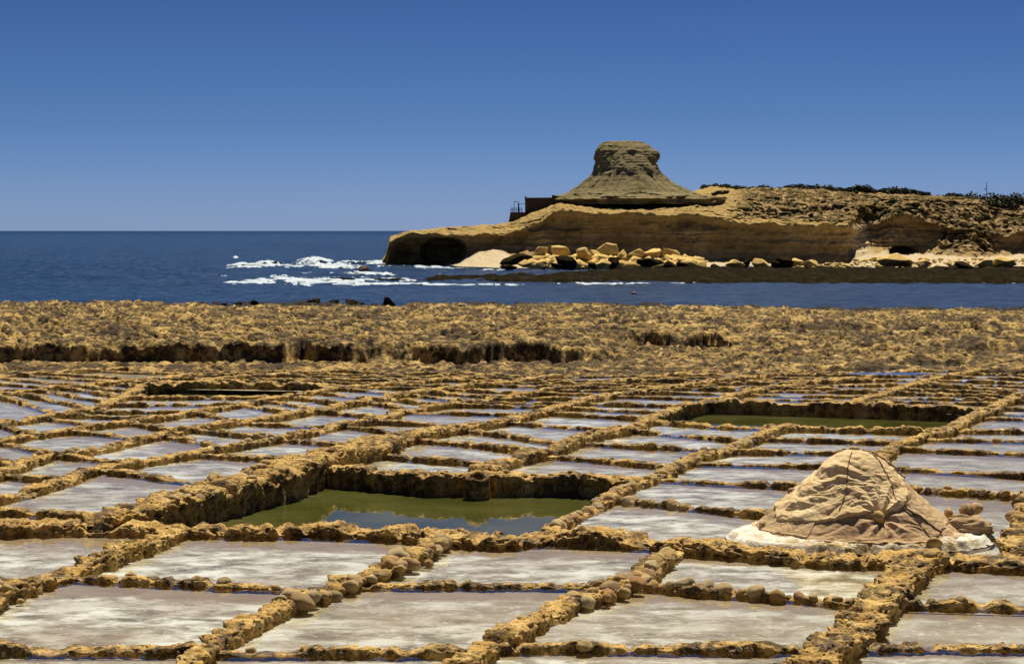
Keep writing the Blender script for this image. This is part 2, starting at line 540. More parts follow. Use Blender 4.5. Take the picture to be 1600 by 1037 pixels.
# ---------------------------------------------------------------- surf
def foam_patch(name, blobs, x0, x1, y0, y1, height, thr, label, cat, seed):
    nx, ny = int((x1 - x0) / 1.2), int((y1 - y0) / 0.45)
    px, py = np.meshgrid(np.linspace(x0, x1, nx), np.linspace(y0, y1, ny))
    Y = FPX * (CAMZ - SEA) / (py - HORIZON)
    X = (px - 800) / FPX * Y
    m = np.full(px.shape, -3.0)
    crest = np.zeros(px.shape)
    for cx, cy, rx, ry, hh in blobs:
        r2 = ((px - cx) / rx) ** 2 + ((py - cy) / ry) ** 2
        m = np.maximum(m, 0.85 * (1 - r2))
        crest = np.maximum(crest, hh * np.clip(1 - r2, 0, 1))
    P = np.stack([X.ravel() / 3.0, Y.ravel() / 6.5, np.full(X.size, seed)], 1)
    nz = fbm(P, 5, 0.62).reshape(px.shape)
    f = m + 1.15 * nz + 0.35 * noise(np.stack([X.ravel() / 0.7, Y.ravel() / 1.6, np.full(X.size, seed + 2)], 1)).reshape(px.shape)
    keep = f > thr - 0.15
    z = SEA + wave_z(X, Y).reshape(px.shape) + np.clip(f - thr, -0.2, 0.6) * 0.12 + crest * height * (0.75 + 0.5 * noise(np.stack([X.ravel() / 1.2, Y.ravel() / 1.6, np.full(X.size, seed + 5)], 1)).reshape(px.shape))
    V = np.stack([X.ravel(), Y.ravel(), z.ravel()], 1)
    F = grid_faces(ny, nx)
    kf = keep.ravel()[F].sum(1) >= 3
    F = F[kf]
    used = np.unique(F)
    remap = np.zeros(len(V), int)
    remap[used] = np.arange(len(used))
    mef = make_mesh(name, V[used], remap[F], True)
    attr(mef, 'foam_cover', (f - thr + 0.15).ravel()[used])
    o = link(name, mef, M_foam)
    tag(o, label, cat, kind='stuff')
    return o

foam_patch('breaking_wave', [(385, 415, 34, 4.5, 0.6), (420, 412.5, 26, 3.2, 0.7), (460, 415, 60, 2.5, 0.1), (492, 410.5, 34, 5.5, 1.3),
                             (520, 416.5, 66, 3.0, 0.15), (548, 411.5, 34, 3.5, 0.5), (590, 412.5, 26, 4, 0.6), (368, 401.5, 5, 2, 0.3)],
           345, 622, 398, 422, 0.7, 0.34, 'white wave crests breaking on the shoals off the arched headland tip', 'surf', 3.1)
foam_patch('surf_wash', [(400, 441.5, 60, 3.0, 0.05), (450, 435, 62, 6, 0.1), (520, 438, 120, 8, 0.1), (600, 443.5, 130, 3.2, 0.05), (700, 444, 110, 2.6, 0.0),
                         (550, 427, 60, 2.0, 0.05), (605, 428, 12, 2.5, 0.1), (353, 431, 18, 1.6, 0.0)],
           325, 830, 421, 449, 0.3, 0.30, 'broad white wash of foam running along the seaward edge of the low dark reef', 'surf', 8.7)
foam_patch('shore_foam', [(700, 417.5, 60, 1.6, 0.05), (660, 416, 40, 1.5, 0.0), (770, 420, 40, 1.3, 0.0), (690, 427, 8, 1.2, 0.0), (900, 428.5, 60, 1.1, 0.0), (960, 442.5, 90, 1.3, 0.0),
                          (1100, 441, 90, 1.2, 0.0), (1560, 441.5, 60, 1.3, 0.0)],
           630, 1640, 413, 446, 0.1, 0.42, 'thin broken foam line along the foot of the cave and the reef', 'surf', 12.9)

# ---------------------------------------------------------------- reef platform of dark rock at sea level
def reef(name, table, nx, ny, rough, mat, seed, label=None):
    tx = np.array([t[0] for t in table], float)
    px = np.linspace(tx[0], tx[-1], nx)
    near = np.interp(px, tx, [t[1] for t in table])
    far = np.interp(px, tx, [t[2] for t in table])
    hh = np.interp(px, tx, [t[3] for t in table])
    V = []
    for j in range(ny):
        v = j / (ny - 1)
        py = near + (far - near) * v
        jit = n1(px / 22.0, seed) * 1.1
        Y = FPX * (CAMZ - SEA) / (py + jit * (1 - v) - HORIZON)
        X = (px - 800) / FPX * Y
        P = np.stack([X / 2.5, Y / 4.0, np.full(nx, seed)], 1)
        e = min(1, v * 14) * min(1, (1 - v) * 8)
        z = SEA - 0.35 + (0.35 + hh + rough * fbm(P, 5, 0.6)) * e
        V.append(np.stack([X, Y, z], 1))
    o = link(name, make_mesh(name, np.concatenate(V), grid_faces(ny, nx)), mat)
    return o
M_reef = rock_mat('reef_rock', [(0.010, 0.008, 0.005), (0.022, 0.017, 0.009), (0.06, 0.044, 0.022), (0.018, 0.015, 0.008)],
                  pit=(0.014, 0.011, 0.008), scale=0.22, bump=0.2, spec=0.0)
tag(reef('reef', [(585, 437.5, 436, -0.12), (640, 438.5, 434.5, 0.0), (720, 440, 432.5, 0.12), (860, 441.5, 429.5, 0.22), (950, 441, 423, 0.3), (1050, 441, 419, 0.32),
                  (1150, 442.5, 419.5, 0.34), (1330, 443.5, 419.5, 0.36), (1600, 444, 419, 0.36), (1900, 446, 418, 0.36)], 900, 60, 0.28, M_reef, 2.2),
    kind='structure')

# ---------------------------------------------------------------- headland
#        px    foot(py,Y)    cliff base     cliff top      ledge back     skyline
HEAD = [(598, (414, 262), (412, 263), (409, 264), (406, 265), (404, 268)),
        (603, (414, 258), (410, 260), (400, 261), (398, 264), (397, 270)),
        (609, (415, 256), (410, 261), (377, 257), (372, 264), (370, 275)),
        (640, (415, 254), (412, 260), (366, 256), (361.5, 264), (361, 280)),
        (675, (415, 254), (413, 262), (366, 256), (360, 264), (359, 280)),
        (690, (415, 252), (412, 260), (366, 256), (357, 264), (355.5, 280)),
        (715, (416, 247), (406, 260), (366.5, 257), (356, 264), (354.5, 280)),
        (740, (417, 243), (394, 260), (366, 258), (355, 265), (353.5, 280)),
        (770, (418, 240), (386, 261), (366, 259), (353, 266), (351, 280)),
        (798, (419, 240), (396, 260), (364, 260), (350, 267), (347, 280)),
        (828, (419, 242), (399, 259), (352, 262), (337, 268), (333, 282)),
        (862, (419, 243), (401, 260), (336, 263), (324, 268), (316, 284)),
        (876, (419, 243), (402, 262), (327, 262), (321, 268), (313, 285)),
        (950, (420, 243), (403, 262), (332, 262), (326, 268), (315, 290)),
        (1000, (420, 243), (404, 262), (331, 262), (326, 268), (315, 290)),
        (1040, (420, 243), (405, 262), (337, 262), (326, 268), (315, 290)),
        (1085, (420, 243), (406, 262), (333, 262), (324, 268), (298, 296)),
        (1110, (420, 243), (407, 262), (338, 262), (324, 270), (291, 300)),
        (1150, (420, 243), (408, 262), (348, 262), (332, 270), (296, 288)),
        (1200, (420, 243), (409, 262), (350, 262), (336, 271), (292.5, 286)),
        (1290, (420, 242), (411, 262), (351, 262), (342, 271), (296, 286)),
        (1328, (420, 240), (411, 262), (352, 262), (340, 271), (300, 287)),
        (1336, (420, 238), (400, 266), (360, 270), (330, 276), (300.5, 290)),
        (1360, (420, 234), (395, 268), (350, 277), (318, 281), (301, 291)),
        (1400, (420, 232), (394, 272), (336, 275), (316, 281), (303, 291)),
        (1440, (419, 232), (394, 273), (342, 275), (316, 281), (305, 291)),
        (1465, (418, 232), (397, 270), (352, 275), (318, 282), (306, 292)),
        (1520, (417, 232), (402, 264), (356, 275), (322, 284), (309, 292)),
        (1555, (416, 232), (399, 270), (370, 276), (328, 286), (311, 300)),
        (1600, (416, 232), (396, 276), (360, 277), (330, 286), (308, 300)),
        (1760, (416, 232), (396, 276), (350, 277), (325, 286), (305, 300)),
        (1950, (416, 232), (396, 276), (350, 277), (325, 286), (303, 300))]
hx = np.array([h[0] for h in HEAD], float)
NU = 1300
pu = np.linspace(598, 1950, NU)
seg = [14, 54, 30, 34]
layers = []
for k in range(1, 6):
    py = np.interp(pu, hx, [h[k][0] for h in HEAD])
    Y = np.interp(pu, hx, [h[k][1] for h in HEAD])
    wob = {1: 0.4, 2: 1.2, 3: 2.2, 4: 1.2, 5: 0.8}[k]
    py = py + wob * (n1(pu / 17.0, k) + 0.6 * n1(pu / 6.0, k + 9)) * np.clip((pu - 605) / 30, 0, 1)
    layers.append((py, Y))
rows_py, rows_Y, rows_v = [], [], []
for s in range(4):
    (p0, y0), (p1, y1) = layers[s], layers[s + 1]
    for j in range(seg[s]):
        t = j / seg[s]
        rows_py.append(p0 + (p1 - p0) * t); rows_Y.append(y0 + (y1 - y0) * t); rows_v.append(s + t)
rows_py.append(layers[4][0]); rows_Y.append(layers[4][1]); rows_v.append(4.0)
PY, YY = np.array(rows_py), np.array(rows_Y)
VV = np.array(rows_v)[:, None] * np.ones((1, NU))
PX = np.ones((len(rows_v), 1)) * pu[None, :]
# bite the sea cave and the small right cave out of the cliff
def bite(cx, cy, rx, ry, depth, pw=2.0):
    r = (np.abs((PX - cx) / rx) ** pw + np.abs((PY - cy) / ry) ** pw)
    return depth * sm(1.0, 0.35, r)
push = np.maximum(bite(688, 394, 42, 26, 10, 2.6), bite(650, 398, 46, 34, 5.5, 2.6))
push = np.maximum(push, bite(1412, 393, 24, 9, 7))
push = np.where(VV > 2.05, 0, push)
Zh = CAMZ + (-(PY - 518.5) / FPX * _cp - _sp) / ((_cp + (518.5 - PY) / FPX * _sp)) * YY
Xh = (PX - 800) / FPX * YY / (_cp + (518.5 - PY) / FPX * _sp)
Yh = YY + push
P = np.stack([Xh.ravel(), Yh.ravel(), Zh.ravel()], 1)
cl = (sm(0.55, 1.05, VV) * (1 - 0.55 * sm(3.2, 4.0, VV))).ravel() * np.clip((PX.ravel() - 600) / 25, 0.05, 1)
d = 1.5 * fbm(P / 7.0, 4) + 0.55 * fbm(P / 2.0, 3)
Yv = sm(1.0, 1.25, VV) * (1 - sm(1.8, 1.98, VV))
P[:, 1] += (1.6 * Yv).ravel()
strat = noise(np.stack([P[:, 0] / 30, P[:, 1] / 30, P[:, 2] / 0.55], 1)) + 0.5 * noise(np.stack([P[:, 0] / 14, P[:, 1] / 14, P[:, 2] / 0.22], 1))
rubm = (sm(1120, 1160, PX) * sm(2.35, 2.7, VV) + sm(1325, 1350, PX) * sm(1.75, 2.1, VV)).ravel().clip(0, 1)
rubm = np.maximum(rubm, (sm(1455, 1475, PX) * (1 - sm(1550, 1570, PX)) * sm(0.9, 1.3, VV)).ravel())
crk = np.abs(noise(np.stack([P[:, 0] / 5.6 + 0.6 * noise(P / 3.0), P[:, 1] / 5, P[:, 2] / 5], 1)))
d = d + 0.5 * strat * (1 - rubm) - 0.22 * sm(0.10, 0.0, crk) * (1 - rubm) + 0.3 * np.abs(noise(P / 0.9))  + rubm * (2.2 * np.abs(noise(P / 3.4)) + 1.5 * np.abs(noise(P / 1.5)) + 0.8 * np.abs(noise(P / 0.7)))
P[:, 1] -= d * cl
P[:, 2] += 0.28 * cl * fbm(P / 2.2 + 40, 3) + (1 - cl) * 0.12 * fbm(P / 1.3, 3) * sm(0.0, 0.3, VV).ravel()
# flat land behind the skyline, then a drop
back = P[-NU:].copy(); back[:, 1] += 60; back[:, 0] *= (back[:, 1] / (back[:, 1] - 60)); back[:, 2] -= 1.0
back2 = back.copy(); back2[:, 1] += 30; back2[:, 2] = SEA - 1
V = np.concatenate([P, back, back2])
nr = len(rows_v) + 2
me = make_mesh('headland', V, grid_faces(nr, NU))
pad = np.zeros(2 * NU)
sandm = (1 - sm(0.85, 1.05, VV + 0.12 * n1(PX.ravel() / 9.0, 5).reshape(PX.shape))).ravel() * sm(680, 705, PX).ravel()
sandm = np.maximum(sandm, (sm(1328, 1338, PX) * (1 - sm(1352, 1372, PX)) * (1 - sm(1.9, 2.4, VV))).ravel() * 0.7)
ledm = (sm(1.86, 2.02, VV) * (1 - sm(1130, 1180, PX) * sm(2.4, 2.8, VV)) * (1 - sm(1325, 1345, PX))).ravel()
attr(me, 'sand', np.concatenate([sandm, pad]))
attr(me, 'ledge', np.concatenate([ledm, pad + 0.6]))
attr(me, 'rubble', np.concatenate([rubm, pad + 0.4]))
tag(link('headland', me, M_cliff), kind='structure')

# ---------------------------------------------------------------- the clay cone on its cap-rock slab
CY = 282.0
m_px = CY / FPX
ccx = (985 - 800) * m_px
def zc(py): return at_y(985, py, CY)[2]
prof_y = np.array([321, 316.5, 312.5, 309, 306, 300, 292, 284, 276, 268, 262, 255, 246, 240, 233, 227, 222.5, 221, 220.5])
prof_l = np.array([116, 122, 127, 118, 110, 98, 85, 75, 66, 59, 57, 56, 57, 56, 54, 51, 47, 34, 0.0])
prof_r = np.array([143, 149, 154, 140, 116, 98, 79, 64, 54, 46, 43, 42, 44, 42, 36, 28, 20, 14, 0.0])
prof_d = np.array([132, 138, 142, 130, 122, 111, 99, 88, 79, 72, 66, 59, 50, 43, 35, 27, 19, 12, 0.0])
tt = np.linspace(0, len(prof_y) - 1, 190)
def pint(a): return np.interp(tt, np.arange(len(prof_y)), a)
th = np.linspace(0, 2 * math.pi, 300, endpoint=False)
cz = pint(np.array([zc(y) for y in prof_y]))
rl, rr, rd = pint(prof_l) * m_px, pint(prof_r) * m_px, pint(prof_d) * m_px
ct, st_ = np.cos(th)[None, :], np.sin(th)[None, :]
rx = np.where(ct < 0, rl[:, None], rr[:, None])
Xc = rx * ct
Yc = rd[:, None] * st_
Zc = cz[:, None] * np.ones((1, 300))
Pc = np.stack([Xc.ravel(), Yc.ravel(), Zc.ravel()], 1)
rad = np.sqrt(Pc[:, 0] ** 2 + Pc[:, 1] ** 2) + 1e-6
zn = ((Pc[:, 2] - cz[0]) / (cz[-1] - cz[0]))
strat = noise(np.stack([Pc[:, 0] / 25, Pc[:, 1] / 25, Pc[:, 2] / 0.42], 1)) + 0.7 * noise(np.stack([Pc[:, 0] / 9, Pc[:, 1] / 9, Pc[:, 2] / 0.9], 1))
ang = np.arctan2(Pc[:, 1], Pc[:, 0])
gul = np.abs(noise(np.stack([np.cos(ang) * 9, np.sin(ang) * 9, Pc[:, 2] / 7], 1))) + 0.6 * np.abs(noise(np.stack([np.cos(ang) * 24, np.sin(ang) * 24, Pc[:, 2] / 4], 1)))
headm = sm(0.46, 0.56, zn)
skirt = sm(0.13, 0.2, zn) * (1 - headm)
dd = headm * (0.13 * strat + 0.42 * fbm(Pc / 2.6, 4) - 0.12) + skirt * (-0.75 * gul + 0.03 * strat + 0.25 * fbm(Pc / 3, 3)) + (1 - headm - skirt) * (1.3 * fbm(Pc / 2.6, 4) + 0.5 * strat)
dd *= np.clip(rad / 1.5, 0, 1)
Pc[:, 0] *= 1 + dd / rad
Pc[:, 1] *= 1 + dd / rad
Pc[:, 2] += 0.10 * fbm(Pc / 1.2, 3)
Pc += np.array([ccx, CY, 0])
cone = link('clay_hill', make_mesh('clay_hill', Pc, grid_faces(190, 300, True)), M_clay)
tag(cone, kind='structure')

# ---------------------------------------------------------------- rock shelf between the pans and the sea
def shelf_mat():
    k = Mat('tidal_shelf_rock')
    v = k.coord()
    big = k.noise(v, 0.35, 4, 0.6)
    mid = k.noise(v, 2.2, 6, 0.65, 0.3)
    fine = k.noise(v, 9, 4, 0.65)
    c = k.ramp(mid, [(0.28, (0.21, 0.12, 0.032)), (0.47, (0.50, 0.31, 0.078)), (0.64, (0.74, 0.51, 0.175))])
    c = k.mix(k.ramp(big, [(0.4, 0.0), (0.7, 0.5)]), c, (0.33, 0.20, 0.06))
    pits = k.ramp(k.math('ADD', k.math('MULTIPLY', fine, 0.5), k.math('MULTIPLY', mid, 0.5)), [(0.43, 1.0), (0.515, 0.0)])
    c = k.mix(pits, c, (0.045, 0.029, 0.012))  # pit shade painted into the colour where the bump dips
    st = k.math('ADD', k.math('MULTIPLY', k.noise(k.coord((0.7, 1, 1)), 1.1, 5, 0.7, 0.6), 0.6), k.math('MULTIPLY', k.noise(v, 5, 4, 0.65), 0.4))
    c = k.mix(k.ramp(st, [(0.46, 0.92), (0.545, 0.0)]), c, (0.065, 0.040, 0.016))
    c = k.mix(k.attr('wet'), c, (0.022, 0.016, 0.009))
    return k.done(k.principled(c, 0.9, k.bump(k.math('ADD', mid, k.math('MULTIPLY', fine, 0.5)), 1.0, 0.12), 0.2))
M_shelf2 = shelf_mat()
NR, NC = 420, 1300
yy = 1 / np.linspace(1 / 31.0, 1 / 57.0, NR)
uu = np.linspace(-1080, 1080, NC) / FPX
Yg = yy[:, None] * np.ones((1, NC))
Xg = Yg * uu[None, :]
pxg = 800 + Xg / Yg * FPX
flat = lambda s, k=0.0: np.stack([Xg.ravel() / s, Yg.ravel() / s, np.full(Xg.size, k)], 1)
W1n = fbm(flat(2.6, 1.0), 3).reshape(Xg.shape)
W2n = fbm(flat(0.8, 2.0), 3).reshape(Xg.shape)
rid = np.abs(noise(flat(0.9, 3.0))).reshape(Xg.shape)
rid2 = np.abs(noise(flat(0.38, 4.0))).reshape(Xg.shape)
fn = noise(flat(0.2, 5.0)).reshape(Xg.shape)
slant = n1(pxg[0] / 60.0, 3)[None, :]
H1 = np.interp(pxg, [-300, 0, 430, 540, 575, 630, 660, 850, 920, 1000, 1080, 1200, 1900], [0.36, 0.36, 0.36, 0.34, 0.32, 0.32, 0.34, 0.36, 0.26, 0.05, 0.04, 0.05, 0.05])
SOFT = np.interp(pxg, [-300, 0, 530, 560, 640, 670, 900, 1000, 1900], [0.10, 0.10, 0.10, 0.35, 0.35, 0.12, 0.14, 0.9, 0.9])
Yl = 33.8 + 0.30 * slant + np.interp(pxg, [0, 560, 640], [0.10, 0.12, 0.35]) * W1n + 0.22 * n1(pxg[0] / 14.0, 4)[None, :] * np.clip((pxg - 300) / 400, 0.15, 1)
Yl = Yl + np.interp(pxg, [400, 440, 470, 500], [0, -0.1, 0.7, 0])
face1 = sm(0, 1, (Yg - Yl) / SOFT)
H2 = np.interp(pxg, [880, 960, 1000, 1120, 1160, 1260, 1900], [0, 0.2, 0.30, 0.26, 0.13, 0.10, 0.10])
Y2 = 37.6 + 0.5 * W1n + 0.3 * slant
face2 = sm(0, 1, (Yg - Y2) / 0.18)
H3 = np.interp(pxg, [1100, 1180, 1300, 1900], [0, 0.16, 0.10, 0.10])
face3 = sm(0, 1, (Yg - (43.0 + 0.8 * W1n)) / 0.2)
rough = np.interp(Yg, [31, 32.6, 34, 35.2, 40, 56], [0.05, 0.07, 0.08, 0.19, 0.19, 0.16])
rough = rough * np.interp(pxg, [0, 900, 1300, 1900], [0.78, 0.78, 0.7, 0.7])
Zg = -0.02 + np.interp(Yg, [31, 32.2, 33.2], [-0.22, 0.0, 0.05]) + H1 * face1 + H2 * face2 + H3 * face3
cre = np.abs(noise(flat(0.55, 6.0) * np.array((0.6, 1.0, 1)))).reshape(Xg.shape)
pit_ = noise(flat(0.30, 7.0)).reshape(Xg.shape)
Zg = Zg + rough * (0.55 * W1n * face1 + 0.55 * (rid - 0.3) + 0.55 * W2n + 0.7 * (rid2 - 0.25) - 0.9 * sm(0.14, 0.0, cre)) + 0.05 * fn - 0.09 * sm(0.2, 0.55, pit_) + 0.03 * noise(flat(0.1, 8.0)).reshape(Xg.shape)
qs = 0.085
fr = (Zg + 0.03 * W2n) / qs
Zt = (np.floor(fr) + sm(0.62, 0.98, fr - np.floor(fr))) * qs
Zg = Zg + 0.75 * (Zt - Zg) * sm(33.5, 35.5, Yg)
Zg = Zg - 0.10 * sm(46, 56, Yg) * np.interp(pxg, [0, 800, 1600], [0.2, 0.6, 1.3])
# shallow hollows that hold water on the shelf   (px, py, half width m, half depth m)
PUD = [(470, 504, 0.42, 0.35), (1385, 513, 0.75, 0.7), (1480, 518, 0.55, 0.5), (1560, 536, 0.8, 0.7), (1460, 553, 0.75, 0.6),
       (1090, 506, 0.5, 0.5), (955, 505, 0.6, 0.5), (1540, 506, 0.7, 0.6), (1240, 500, 0.5, 0.4), (1590, 563, 0.7, 0.4), (1330, 560, 0.6, 0.4),
       (1390, 576, 0.6, 0.25)]
puds = []
for (px, py, a, b) in PUD:
    w = at_z(px, py, 0.18)
    r = np.sqrt(((Xg - w[0]) / a) ** 2 + ((Yg - w[1]) / b) ** 2) + 0.25 * W2n
    inside = r < 1.0
    lvl = float(np.median(Zg[inside])) - 0.05 if inside.any() else 0.1
    k = 1 - sm(1.0, 1.35, r)
    Zg = Zg * (1 - k) + (lvl - 0.05) * k
    puds.append((w[0], w[1], a * 1.25, b * 1.25, lvl))
edge = 53.6 + 0.9 * slant + 0.9 * W1n
drop = sm(0, 2.4, Yg - edge)
Zg = Zg * (1 - drop) + (SEA - 0.5) * drop
me = make_mesh('rock_shelf', np.stack([Xg.ravel(), Yg.ravel(), Zg.ravel()], 1), grid_faces(NR, NC))
wet = sm(-1.3, 0.1, Yg - edge + 0.9 * W2n + np.interp(pxg, [0, 300, 360, 620, 660, 820, 1600], [-0.8, -0.6, 0.9, 0.9, -0.7, 0.3, 0.7]))
attr(me, 'wet', np.clip(wet, 0, 1).ravel())
tag(link('rock_shelf', me, M_shelf2), kind='structure')
def disc(name, x, y, a, b, z, mat, n=26):
    t = np.linspace(0, 2 * math.pi, n, endpoint=False)
    V = [(0, 0, 0)] + [(a * math.cos(q), b * math.sin(q), 0) for q in t]
    F = np.array([(0, 1 + i, 1 + (i + 1) % n) for i in range(n)])
    o = link(name, make_mesh(name, V, F, True), mat)
    o.location = (x, y, z)
    return o
for i, (x, y, a, b, lvl) in enumerate(puds):
    o = disc('tide_pool', x, y, a, b, lvl, M_panwater)
    tag(o, ['small pale tide pool alone in the gold shelf left of centre', 'long shallow tide pool on the shelf right of the middle', 'tide pool beside dark rocks on the right shelf',
            'pale yellowish tide pool near the right edge of the shelf', 'wide tide pool just above the farthest pans at right', 'narrow tide pool on the shelf below the red buoy',
            'thin tide pool on the shelf left of the buoy', 'tide pool high on the shelf near the right corner', 'slim tide pool under the dark shelf rim right of centre',
            'tide pool at the right edge beside the last pans', 'tide pool on the shelf foot above the farthest pans', 'tide pool joining the last row of pans at right'][i], 'tide pool', 'tide pools on the rock shelf')

# ---------------------------------------------------------------- floor of the pan field
xs = np.linspace(-16, 16, 40); ys = np.linspace(-3, 36, 60)
gx, gy = np.meshgrid(xs, ys)
tag(link('ground', make_mesh('ground', np.stack([gx.ravel(), gy.ravel(), np.full(gx.size, -0.30)], 1), grid_faces(60, 40)), M_mud), kind='structure')

# ================================================================ SALT PANS
WALLS = {
 'N_l': [(-420, 960), (-250, 893), (-150, 835), (-120, 822)],
 'C0': [(-220, 1050), (-60, 960), (0, 926), (92, 893), (160, 872), (240, 843), (285, 824)],
 'C': [(250, 1060), (330, 1005), (440, 945), (520, 912), (590, 892), (640, 868), (690, 838)],
 'D': [(680, 1060), (770, 1000), (890, 938), (980, 905), (1020, 883), (1060, 850)],
 'E': [(1240, 1060), (1310, 1000), (1375, 940), (1425, 895), (1455, 870)],
 'N_r': [(1760, 1060), (1790, 1000), (1820, 940), (1850, 892)],
 'W1': [(-200, 830), (-100, 802), (0, 774), (52, 760), (105, 746), (150, 729), (236, 715), (297, 705), (367, 695), (420, 685), (497, 669), (531, 661), (570, 656), (605, 651),
        (623, 639), (662, 635), (723, 626), (790, 617), (880, 604), (980, 592), (1070, 582)],
 'W0': [(-250, 800), (-120, 770), (0, 738), (34, 723), (73, 707), (110, 704), (163, 696), (223, 681), (289, 668), (378, 657), (437, 648), (487, 639), (547, 628), (628, 614),
        (700, 604), (790, 594), (880, 585)],
 'Wm1': [(-300, 740), (-150, 712), (16, 683), (79, 673), (147, 662), (236, 652), (315, 639), (367, 631), (447, 617), (526, 604), (600, 598), (690, 590), (780, 582)],
 'Wm2': [(-300, 700), (-140, 680), (0, 658), (70, 648), (147, 637), (195, 617), (225, 599), (330, 590), (430, 583), (520, 577)],
 'Wm3': [(-300, 650), (-150, 632), (0, 612), (100, 602), (220, 590), (330, 581), (400, 576)],
 'Wm4': [(-400, 612), (-200, 596), (0, 583), (120, 577), (200, 572)],
 'W2': [(140, 822), (238, 802), (300, 787), (368, 764), (430, 748), (462, 737), (525, 713), (568, 705), (610, 690), (652, 677), (689, 672), (728, 667), (773, 659), (809, 651),
        (852, 640), (905, 625), (944, 617), (984, 611), (1080, 598), (1180, 587), (1260, 579)],
 'W3': [(745, 738), (778, 725), (826, 711), (868, 703), (887, 693), (918, 682), (963, 674), (994, 667), (1010, 656), (1031, 648), (1062, 635), (1097, 627), (1128, 619), (1194, 606),
        (1290, 594), (1380, 583), (1450, 576)],
 'W4': [(860, 830), (900, 800), (930, 785), (960, 770), (1000, 750), (1044, 732), (1076, 719), (1089, 711), (1136, 701), (1162, 690), (1209, 669), (1235, 662)],
 'W4b': [(1327, 629), (1348, 622), (1390, 610), (1442, 594), (1480, 585), (1540, 576)],
 'W5': [(1215, 850), (1230, 815), (1290, 765), (1364, 722), (1400, 694), (1442, 681), (1482, 670), (1508, 655), (1547, 641), (1574, 626), (1600, 614), (1680, 600), (1760, 588)],
 'G': [(1592, 868), (1602, 840), (1614, 800), (1632, 766), (1668, 735), (1720, 705), (1800, 680), (1900, 652), (2000, 627)],
 'G_r': [(1810, 880), (1860, 830), (1930, 780), (2010, 740)],
 'M': [(-150, 822), (0, 822), (120, 820), (285, 823), (400, 826), (500, 820), (600, 826), (690, 836), (780, 842), (870, 834), (940, 834), (1060, 848), (1180, 860), (1300, 868),
       (1455, 870), (1530, 873), (1850, 892)],
}
CREST = 0.05
WP = {k: np.array([at_z(x, y, CREST)[:2] for x, y in v]) for k, v in WALLS.items()}

def arc(P):
    return np.concatenate([[0], np.cumsum(np.linalg.norm(np.diff(P, axis=0), axis=1))])

def param_at(wall, px, py):
    """arc-length of the point of a wall nearest to a photo pixel"""
    q = WALLS[wall]; s = arc(WP[wall])
    best = (1e9, 0)
    for i in range(len(q) - 1):
        a = np.array((q[i][0], q[i][1] * 3.0)); b = np.array((q[i + 1][0], q[i + 1][1] * 3.0)); p = np.array((px, py * 3.0))
        t = np.clip(np.dot(p - a, b - a) / max(1e-9, np.dot(b - a, b - a)), 0, 1)
        dd = np.linalg.norm(p - a - t * (b - a))
        if dd < best[0]:
            best = (dd, s[i] + t * (s[i + 1] - s[i]))
    return best[1]

def pt_on(wall, s):
    a = arc(WP[wall])
    return np.array((np.interp(s, a, WP[wall][:, 0]), np.interp(s, a, WP[wall][:, 1])))

def resample(P, kres, lo, hi):
    s = arc(P)
    L = s[-1]
    out = [0.0]
    while out[-1] < L:
        y = np.interp(out[-1], s, P[:, 1])
        out.append(out[-1] + min(hi, max(lo, kres * y)))
    out = np.array(out) * (L / out[-1])
    x = np.interp(out, s, P[:, 0]); y = np.interp(out, s, P[:, 1])
    # round the corners a little
    for _ in range(6):
        x[1:-1] = 0.25 * x[:-2] + 0.5 * x[1:-1] + 0.25 * x[2:]
        y[1:-1] = 0.25 * y[:-2] + 0.5 * y[1:-1] + 0.25 * y[2:]
    return out, np.stack([x, y], 1)

